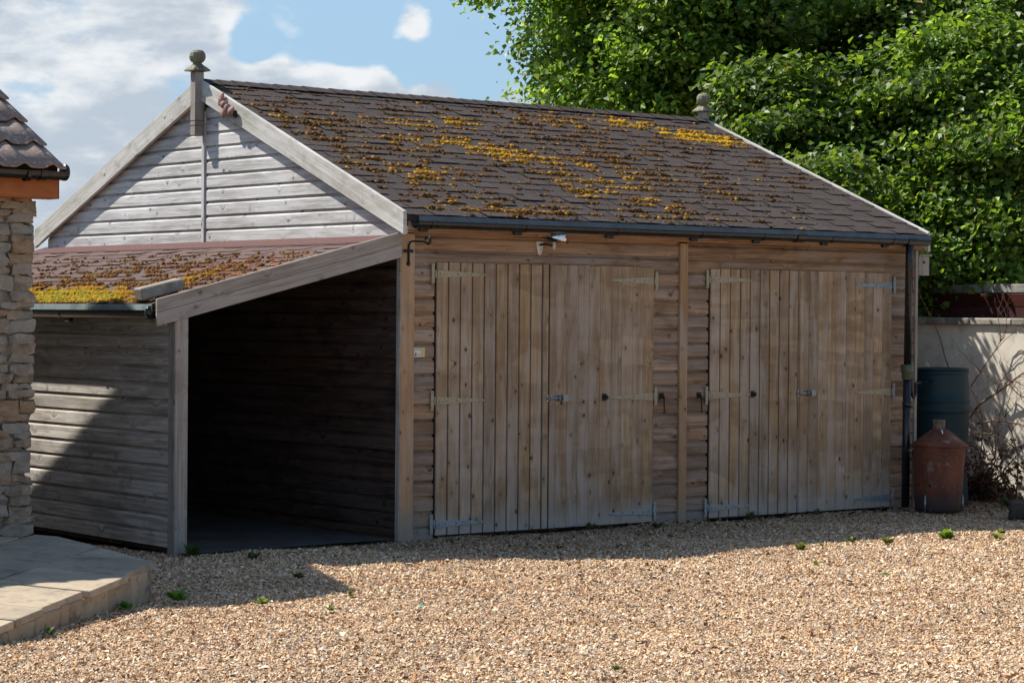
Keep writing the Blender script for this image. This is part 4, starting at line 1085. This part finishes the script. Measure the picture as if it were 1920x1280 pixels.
def edge_blocks(A, B, inset, L_):
    d = (B-A); n_ = int(d.length/L_); d.normalize(); per = Vector((-d.y, d.x))
    if per.dot(Vector((-5, -1))-A) < 0: per = -per
    for i in range(n_):
        p = A+d*(i*L_)+per*inset; top = patz(p.x, p.y)-.044+rr.uniform(-.003, .001)
        me = boxm(L_-.004+rr.uniform(-.010, .004), .09, top+.03, .007, .008).copy()
        mobj('edging_block', me, M_WBLOCK, PT, frame((p.x, p.y, -.03), (d.x, d.y, 0), (per.x, per.y, 0) if d.cross(per) > 0 else (per.x, per.y, 0), (0, 0, 1)))
edge_blocks(PE0+Vector((-.02, -.01)), PE1, .012, .33)
edge_blocks(PE0+Vector((0, .04)), Vector((-3.19, -1.30)), .012, .24)
edge_blocks(Vector((-3.19, -1.30)), Vector((-3.26, -.45)), .012, .24)

# ------------------------------------------------------------------ gravel stones (real chips)
def vis(x, y, z=0):
    v = np.stack([x-CAM.x, y-CAM.y, np.zeros_like(x)+z-CAM.z], 1); dz = v@np.array(fw)
    return 960+4455.7*(v@np.array(rt))/dz, 640-4455.7*(v@np.array(up))/dz, dz
def in_poly(x, y, P):
    c = np.zeros(len(x), bool); n = len(P)
    for i in range(n):
        x1, y1 = P[i]; x2, y2 = P[(i+1) % n]
        c ^= ((y1 > y) != (y2 > y)) & (x < (x2-x1)*(y-y1)/(y2-y1+1e-12)+x1)
    return c
N0 = 840000
x = rng.uniform(-7.2, 8.5, N0); y = rng.uniform(-9.0, 1.6, N0)
u, v, dz = vis(x, y)
ok = (u > -260) & (u < 2180) & (v < 1480)
ok &= ~((x > .0) & (x < 5.6) & (y > .004)); ok &= ~((x > -1.9) & (x < .02) & (y > -.03+.10*np.sin(x*5.0)+.05*np.sin(x*13.0)+rng.exponential(.13, len(x)))) & ~((x > 6.98) & (y > -4.5)) & ~((x < -3.1) & (y > -.44))
ok &= ~in_poly(x, y, [(p.x, p.y) for p in [PE0+Vector((-.05, .02)), Vector((-3.22, -1.3)), Vector((-3.3, -.4)), Vector((-9, -.4)), Vector((-9, -6.7)), PE1]])
ok &= ~((x < -3.2) & (y > -.45))
x = x[ok]; y = y[ok]; n = len(x)
print('GRAVEL', n)
sz = np.exp(rng.normal(math.log(.0080), .38, n)); sz = np.clip(sz, .0035, .022)
d0 = np.array([[1, 0, 0], [0, 1, 0], [-1, 0, 0], [0, -1, 0], [0, 0, 1], [0, 0, -1.0]])
V = d0[None]*rng.uniform(.6, 1.25, (n, 6, 1))+rng.normal(0, .18, (n, 6, 3))
V[:, :, 2] *= rng.uniform(.45, .95, (n, 1)); V[:, :, 1] *= rng.uniform(.55, 1.0, (n, 1))
V *= sz[:, None, None]
# random rotations
q = rng.normal(0, 1, (n, 4)); q[:, 1:3] *= .35; q /= np.linalg.norm(q, axis=1)[:, None]
a, b_, c, d = q.T
Rm = np.stack([1-2*(c*c+d*d), 2*(b_*c-a*d), 2*(b_*d+a*c), 2*(b_*c+a*d), 1-2*(b_*b_+d*d), 2*(c*d-a*b_), 2*(b_*d-a*c), 2*(c*d+a*b_), 1-2*(b_*b_+c*c)], 1).reshape(n, 3, 3)
V = np.einsum('nij,nkj->nki', Rm, V)
zg = .018*np.sin(x*1.3+.4)*np.sin(y*1.1)+.010*np.sin(x*3.1+y*2.2)+.006*np.sin(x*8.3+2*np.sin(y*3.1))*np.sin(y*7.1-x*2)-.014
V += np.stack([x, y, zg+sz*rng.uniform(.02, .40, n)], 1)[:, None]
V = V[:, :5]          # chips are open underneath, where they sit in the bed
F = np.array([(0, 1, 4), (1, 2, 4), (2, 3, 4), (3, 0, 4)])
F = F[None]+(np.arange(n)*5)[:, None, None]
pal = np.array([(.76, .57, .38), (.66, .45, .27), (.82, .67, .50), (.54, .33, .18), (.58, .53, .47), (.86, .79, .67), (.36, .20, .11), (.28, .24, .21), (.62, .36, .19)])
ci = rng.choice(len(pal), n, p=[.25, .20, .18, .11, .06, .07, .04, .03, .06])
cl_ = pal[ci]*rng.uniform(.72, 1.2, (n, 1))
big = (np.sin(x*2.3+1.1*np.sin(y*1.7))*np.sin(y*2.9+x)*.5+.5)[:, None]
cl_ = cl_*(.90+.14*big)
rut = np.exp(-(((x*.62+y*.78)+3.1+.25*np.sin(x*.9))/.22)**2)+np.exp(-(((x*.62+y*.78)+4.7+.25*np.sin(x*.9+.3))/.22)**2)
cl_ = cl_*(1-.10*rut[:, None]*np.array([[.6, 1.0, 1.4]]))
near = np.clip(1-(-y)/1.9, 0, 1)[:, None]*(x > -.5)[:, None]       # dirt by the garage, deepened to paint its shade into the chips
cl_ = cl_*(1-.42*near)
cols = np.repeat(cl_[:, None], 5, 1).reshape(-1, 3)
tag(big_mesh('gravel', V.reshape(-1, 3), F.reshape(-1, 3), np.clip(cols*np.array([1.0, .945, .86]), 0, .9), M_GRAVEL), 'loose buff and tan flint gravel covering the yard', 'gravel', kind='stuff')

# ------------------------------------------------------------------ leaves
def leaf_cloud(P, Nn, size, cols, asp=.84):
    """P (n,3) leaf positions, Nn normals, size (n,), cols (n,3) -> leaves folded along the midrib"""
    n = len(P); tdir = rng.normal(0, 1, (n, 3)); tdir[:, 2] -= .5
    Nn = Nn/np.linalg.norm(Nn, axis=1)[:, None]
    tdir -= Nn*(tdir*Nn).sum(1)[:, None]; tdir /= np.linalg.norm(tdir, axis=1)[:, None]
    sd = np.cross(Nn, tdir); s = size[:, None]
    cup = rng.uniform(.05, .28, (n, 1))
    A = P-tdir*s*.5; B = P+tdir*s*.5-Nn*s*cup*.5
    L1_ = P-tdir*s*.04+sd*s*asp*.5+Nn*s*cup; R1_ = P-tdir*s*.04-sd*s*asp*.5+Nn*s*cup
    V = np.stack([A, L1_, B, R1_], 1)
    F = np.array([(0, 1, 2), (0, 2, 3)])[None]+(np.arange(n)*4)[:, None, None]
    return V.reshape(-1, 3), F.reshape(-1, 3), np.repeat(cols[:, None], 4, 1).reshape(-1, 3)
GR = np.array([(.108, .175, .024), (.155, .215, .033), (.072, .130, .023), (.200, .250, .050), (.046, .092, .021)])
def tree(name, base, cen, rad, nspray, per, lsz, label, cat, trunk_r, lumps=.22, dark=1.0, spread=.17, hollow=.45, ypct=.006, seed=1, droop=.0, zmin=None, keep=True):
    rs = np.random.default_rng(seed); cen = np.array(cen); rad = np.array(rad)
    T = thing(name, base, label, cat)
    d = rs.normal(0, 1, (nspray, 3)); d /= np.linalg.norm(d, axis=1)[:, None]
    # hummocks of foliage standing out from the crown
    nl = 26; ld = rs.normal(0, 1, (nl, 3)); ld /= np.linalg.norm(ld, axis=1)[:, None]
    lc = cen+ld*rad*rs.uniform(.55, .98, (nl, 1)); lr = rad.mean()*rs.uniform(.20, .40, nl)
    lob = np.array([noise.noise(Vector(q)*2.1+Vector((seed*7.0, 0, 0))) for q in d])+.5*np.array([noise.noise(Vector(q)*5.3+Vector((seed*3.0, 2, 0))) for q in d])
    rr_ = rs.uniform(hollow**3, 1, nspray)**(1/3)*(1+lumps*lob)
    S = cen+d*rad*rr_[:, None]
    hum = rs.random(nspray) < .68; hi = rs.integers(0, nl, nspray)
    dh = d.copy(); dh[:, 2] = np.abs(dh[:, 2])*.9-.25
    Sh = lc[hi]+dh/np.linalg.norm(dh, axis=1)[:, None]*lr[hi][:, None]*rs.uniform(.6, 1.05, (nspray, 1))*np.array([1.15, 1.15, .8])
    S = np.where(hum[:, None], Sh, S); d = np.where(hum[:, None], dh, d)
    if zmin is not None: kz = S[:, 2] > zmin; S = S[kz]; d = d[kz]; nspray = len(S)
    if keep:
        uu, vv, _z = vis(S[:, 0], S[:, 1], S[:, 2]); kk = (uu > 500) & (uu < 2500) & (vv > -620); S = S[kk]; d = d[kk]; nspray = len(S)
    m = nspray*per
    P = np.repeat(S, per, 0); dd = np.repeat(d, per, 0)
    off = rs.normal(0, 1, (m, 3))*spread; off[:, 2] *= .6; off[:, 2] -= droop*np.abs(off[:, 0])
    P = P+off
    Nn = dd*.55+np.array([-.1, .05, .75])+rs.normal(0, .55, (m, 3))
    size = lsz*rs.uniform(.5, 1.4, m)
    tone = np.repeat(rs.uniform(.55, 1.35, nspray), per)*rs.uniform(.7, 1.3, m)*dark
    C = GR[rs.choice(5, m, p=[.32, .24, .2, .1, .14])]*tone[:, None]
    yl_ = rs.random(m) < ypct; C[yl_] = np.array((.38, .27, .04))*rs.uniform(.6, 1.1, (yl_.sum(), 1))
    V_, F_, C2 = leaf_cloud(P, Nn, size, C)
    o = big_mesh('crown', V_, F_, np.clip(C2, 0, 1), M_LEAF, T); tag(o, kind='stuff')
    # trunk and limbs
    b = Vector(base); c = Vector(cen)
    tubes('trunk', [([b-Z*.2, b+(c-b)*.25+Vector((.06, -.05, 0)), b+(c-b)*.5, b+(c-b)*.9, c+Z*rad[2]*.5], [trunk_r*1.3, trunk_r, trunk_r*.8, trunk_r*.45, trunk_r*.12])], M_BARK, T, 10)
    lp = []
    for i in range(46):
        s = Vector(S[rs.integers(nspray)]); t0 = rs.uniform(.3, .95); st = b+(c-b)*t0
        md = st.lerp(s, .5)+Vector(rs.normal(0, .12, 3))+Z*.15
        lp.append(([st, st.lerp(md, .5)+Vector(rs.normal(0, .05, 3)), md, md.lerp(s, .6)+Vector(rs.normal(0, .05, 3)), s], [trunk_r*.32, trunk_r*.24, trunk_r*.16, trunk_r*.09, .006]))
    for i in range(0, len(lp), 46): tubes('limbs', lp, M_BARK, T, 6)
    return T
tree('broadleaf_tree', (8.5, 6.7, 0), (8.56, 6.50, 5.5), (1.90, 1.95, 2.7), 1500, 62, .078, 'leafy green tree behind the garage ridge, its edge against the sky', 'tree', .16, seed=3, spread=.17, dark=1.55, zmin=2.6)
tree('broadleaf_tree', (10.6, 7.2, 0), (10.5, 6.9, 5.2), (2.6, 2.3, 3.4), 1550, 60, .078, 'dark ivy-hung tree behind the far finial', 'tree', .2, seed=8, dark=.95, zmin=2.6, ypct=.014, spread=.19, hollow=.3)
tree('broadleaf_tree', (12.6, 4.6, 0), (12.3, 4.4, 5.2), (2.3, 2.2, 3.6), 1400, 60, .078, 'tall dark green tree rising at the upper right corner', 'tree', .2, seed=15, dark=1.15, zmin=2.2, spread=.19, hollow=.3)
tree('leafy_bush', (9.35, 2.7, 0), (9.15, 2.35, 3.10), (1.50, 1.75, 1.75), 1500, 56, .080, 'bright green shrubby tree spilling over the fence at the right', 'bush', .10, seed=21, dark=1.3, spread=.13, lumps=.3, hollow=.5)
tree('leafy_bush', (8.35, 3.9, 0), (7.75, 3.7, 3.05), (1.15, 1.2, 1.35), 850, 56, .080, 'light green bush rising beside the sloping right roof edge', 'bush', .08, seed=27, dark=1.05, spread=.14, lumps=.3, hollow=.4)
tree('leafy_bush', (8.5, 1.9, 0), (8.35, 1.75, 2.30), (1.0, 1.0, .85), 620, 56, .074, 'lower bright bush just above the red fence', 'bush', .06, seed=44, dark=1.35, spread=.13, lumps=.3, hollow=.4, zmin=1.5)
tree('leafy_bush', (7.6, 2.6, 0), (6.62, 2.05, 2.95), (.50, .70, .45), 95, 40, .075, 'thin leafy sprays reaching out beyond the right gable', 'bush', .05, seed=31, dark=1.0, spread=.12, lumps=.4, hollow=.1, droop=.4)
tree('climbing_ivy', (6.62, 1.45, 0), (6.60, 1.40, 1.15), (.20, .30, .45), 60, 30, .06, 'small green ivy growth between the garage wall and the water butt', 'ivy', .02, seed=36, dark=.8, spread=.06)

# ------------------------------------------------------------------ dry shrub by the wall
T_ = thing('bare_shrub', (6.75, -.10, 0), 'leafless brown tangled shrub sprawling against the pale wall', 'shrub')
rs = np.random.default_rng(5); lp = []; tips = []
def grow(p, d, L_, r, depth):
    pts = [Vector(p)]; n = 7; dd = Vector(d).normalized()
    for i in range(n):
        dd = (dd+Vector(rs.normal(0, .13, 3))+Vector((-.02, -.01, -.025 if depth else .0))).normalized()
        q_ = pts[-1]+dd*(L_/n)
        if q_.x > 6.94: q_.x = 6.94; dd.x = -abs(dd.x)*.4
        if q_.z < .02: q_.z = .02
        pts.append(q_)
    lp.append((pts, [r*(1-.75*i/n) for i in range(n+1)])); tips.append(pts)
    if depth < 3:
        for k in range(rs.integers(3, 6)):
            i = rs.integers(2, n); ax_ = Vector(rs.normal(0, 1, 3)).normalized()
            grow(pts[i], dd*.7+ax_*.6, L_*rs.uniform(.35, .65), r*.5, depth+1)
for i in range(9):
    grow((6.80+rs.uniform(-.1, .06), .10+rs.uniform(-.3, .25), .05), (rs.uniform(-.25, .05), rs.uniform(-1.0, .5), rs.uniform(.35, 1.0)), rs.uniform(.8, 1.3), .009, 0)
grow((6.85, .42, .75), (-.05, -1.0, .62), 1.3, .014, 0); grow((6.85, .55, .95), (-.05, .5, .85), 1.5, .008, 1)
grow((6.88, .35, .70), (-.02, -1.0, .25), 1.2, .011, 0); grow((6.85, .45, 1.0), (-.05, -.7, .8), .8, .008, 1); grow((6.8, .3, .62), (-.05, -1.0, .05), 1.0, .009, 0)
tubes('branches', lp, M_TWIG, T_, 5)
idx = rs.integers(0, len(tips), 900); P = np.array([tips[i][rs.integers(2, 8)] for i in idx]); P = P+rs.normal(0, .02, P.shape); P = P[P[:, 2] < .62]
lowp = np.stack([rs.uniform(6.55, 6.93, 900), rs.normal(.12, .22, 900), np.abs(rs.normal(0, .17, 900))+.02], 1); P = np.concatenate([P[:160], lowp])
C = np.array((.085, .045, .032))*rs.uniform(.5, 1.5, (len(P), 1))
V_, F_, C2 = leaf_cloud(P, rs.normal(0, 1, (len(P), 3)), rs.uniform(.03, .06, len(P)), C)
tag(big_mesh('dead_leaves', V_, F_, C2, M_WEED, T_), kind='stuff')

# ------------------------------------------------------------------ weeds and bits in the gravel
def weed(x, y, r, nl, label, col, tall=0.0, grassy=False, sd=0):
    rs = np.random.default_rng(sd+100); T = thing('weed', (x, y, 0), label, 'weed', 'weeds growing through the gravel')
    V = []; F = []; C = []
    for i in range(nl):
        a = rs.uniform(0, 2*np.pi); L_ = r*rs.uniform(.6, 1.2); wd = L_*(.07 if grassy else .26); el = rs.uniform(.6, 1.35) if grassy else rs.uniform(.3, 1.15)
        d = np.array([math.cos(a)*math.cos(el), math.sin(a)*math.cos(el), math.sin(el)]); s = np.array([-math.sin(a), math.cos(a), 0]); o = np.array([x, y, .004])+rs.normal(0, r*.16, 3)*np.array([1, 1, 0])
        b0 = len(V)
        pts = [o-s*wd*.3, o+s*wd*.3, o+d*L_*.55+s*wd, o+d*L_*.55-s*wd, o+d*L_+np.array([0, 0, -L_*.18])]
        V += pts; F += [(b0, b0+1, b0+2), (b0, b0+2, b0+3), (b0+3, b0+2, b0+4)]; C += [np.array(col)*rs.uniform(.7, 1.3)]*5
    o_ = big_mesh('leaf_rosette', np.array(V), np.array(F), np.array(C), M_WEED, T)
    if tall:
        me_ = tubes('stem', [([(x, y, 0), (x+.01, y, tall*.5), (x-.005, y+.01, tall)], .0025)], M_WEED if False else M_TWIG, T, 5)
    return T
LG_, MG = (.19, .22, .06), (.08, .11, .04)
weeds = [
 (-3.196, -2.30, .07, 22, 'leafy weed clump at the foot of the patio corner, half in sunlight', (.11, .22, .03), 0, False),
 (-2.895, -2.745, .05, 16, 'small bright yellow-green weed on sunlit gravel right of the patio', LG_, 0, False),
 (-1.83, -.16, .09, 40, 'grass tuft at the foot of the lean-to post', (.06, .11, .03), 0, True),
 (-1.60, -.58, .06, 26, 'dark grass tuft on the gravel in front of the lean-to opening', (.05, .09, .03), 0, True),
 (-1.996, -1.75, .05, 16, 'faint green weed in the shade between patio and garage', MG, 0, False),
 (-2.213, -2.66, .035, 9, 'tiny weed at the tip of the house shadow', LG_, 0, False),
 (-4.479, -3.20, .05, 14, 'weed against the front edging blocks of the patio, nearest the left frame edge', MG, 0, False),
 (-3.622, -2.47, .05, 14, 'weed sprouting against the patio edging under its dark stained block', (.09, .2, .03), 0, False),
 (2.036, -2.19, .055, 18, 'bright weed pair on the shadow line below the third door leaf, left one', LG_, 0, False),
 (2.33, -2.12, .03, 8, 'tiny weed just right of a bright one on the shadow line', LG_, 0, False),
 (2.778, -1.98, .05, 14, 'mid green weed just inside the garage shadow right of centre', MG, 0, False),
 (2.935, -2.20, .055, 18, 'pale green weed straddling the shadow line below the incinerator side', LG_, 0, False),
 (3.583, -2.20, .075, 26, 'largest weed by the right shadow line, with a tall dry stalk', (.15, .25, .03), .16, False),
 (3.902, -2.44, .05, 16, 'yellow-green weed on sunlit gravel near the right frame edge', LG_, 0, False),
 (4.25, -2.18, .045, 14, 'small upright weed near the dark stone block', LG_, .05, False),
 (2.303, -.32, .055, 18, 'dark green weed at the foot of the second door leaf hinge', MG, 0, False),
 (1.339, -3.03, .03, 12, 'sparse weed on open sunlit gravel right of centre', LG_, 0, False),
 (1.242, -3.75, .03, 9, 'tiny weed far out on the sunlit gravel', (.1, .2, .03), 0, False),
 (1.80, -.10, .06, 22, 'grass tuft at the bottom of the second door leaf', MG, 0, True),
 (3.549, -.10, .07, 26, 'green tuft under the third door leaf', MG, 0, True),
 (4.3, -.12, .06, 22, 'green tuft under the fourth door leaf', MG, 0, True),
 (6.45, -.42, .09, 30, 'green weed between the water butt and the bare shrub', (.06, .15, .03), 0, False),
 (6.05, -1.0, .12, 70, 'dry yellow grass tuft behind the dark stone block', (.28, .22, .09), 0, True),
 (-2.731, -3.21, .035, 12, 'small grey-green weed on sunlit gravel left of centre', (.13, .2, .07), 0, False),
 (-2.867, -5.85, .03, 12, 'low dull weed on the gravel near the bottom frame edge', (.10, .14, .04), 0, False)]
for i, wd in enumerate(weeds): weed(wd[0], wd[1], wd[2]*1.25, int(wd[3]*1.3), wd[4], wd[5], wd[6], wd[7], sd=i)
rs = np.random.default_rng(77); nl_ = 420
lx = np.concatenate([rs.uniform(.1, 6.8, 300), rs.uniform(-1.9, 5, 120)]); ly = np.concatenate([-.05-np.abs(rs.normal(0, .45, 300)), rs.uniform(-4.5, -.2, 120)])
Pl = np.stack([lx, ly, .022+.018*np.sin(lx*1.3+.4)*np.sin(ly*1.1)-.002+rs.uniform(0, .008, nl_)], 1)
V_, F_, C2 = leaf_cloud(Pl, np.array([0, 0, 1.0])+rs.normal(0, .4, (nl_, 3)), rs.uniform(.02, .045, nl_), np.array((.11, .06, .035))*rs.uniform(.4, 1.7, (nl_, 1)))
tag(big_mesh('fallen_leaves', V_, F_, C2, M_WEED), 'small brown fallen leaves scattered on the gravel along the garage', 'leaf litter', kind='stuff')
tag(mobj('plastic_scrap', boxm(.032, .018, .004, .001).copy(), M_TEAL, None, frame((-2.273, -3.437, .012), X, Vector((0, .96, .28)), Vector((0, -.28, .96)))), 'tiny teal plastic scrap on the sunlit gravel', 'scrap')
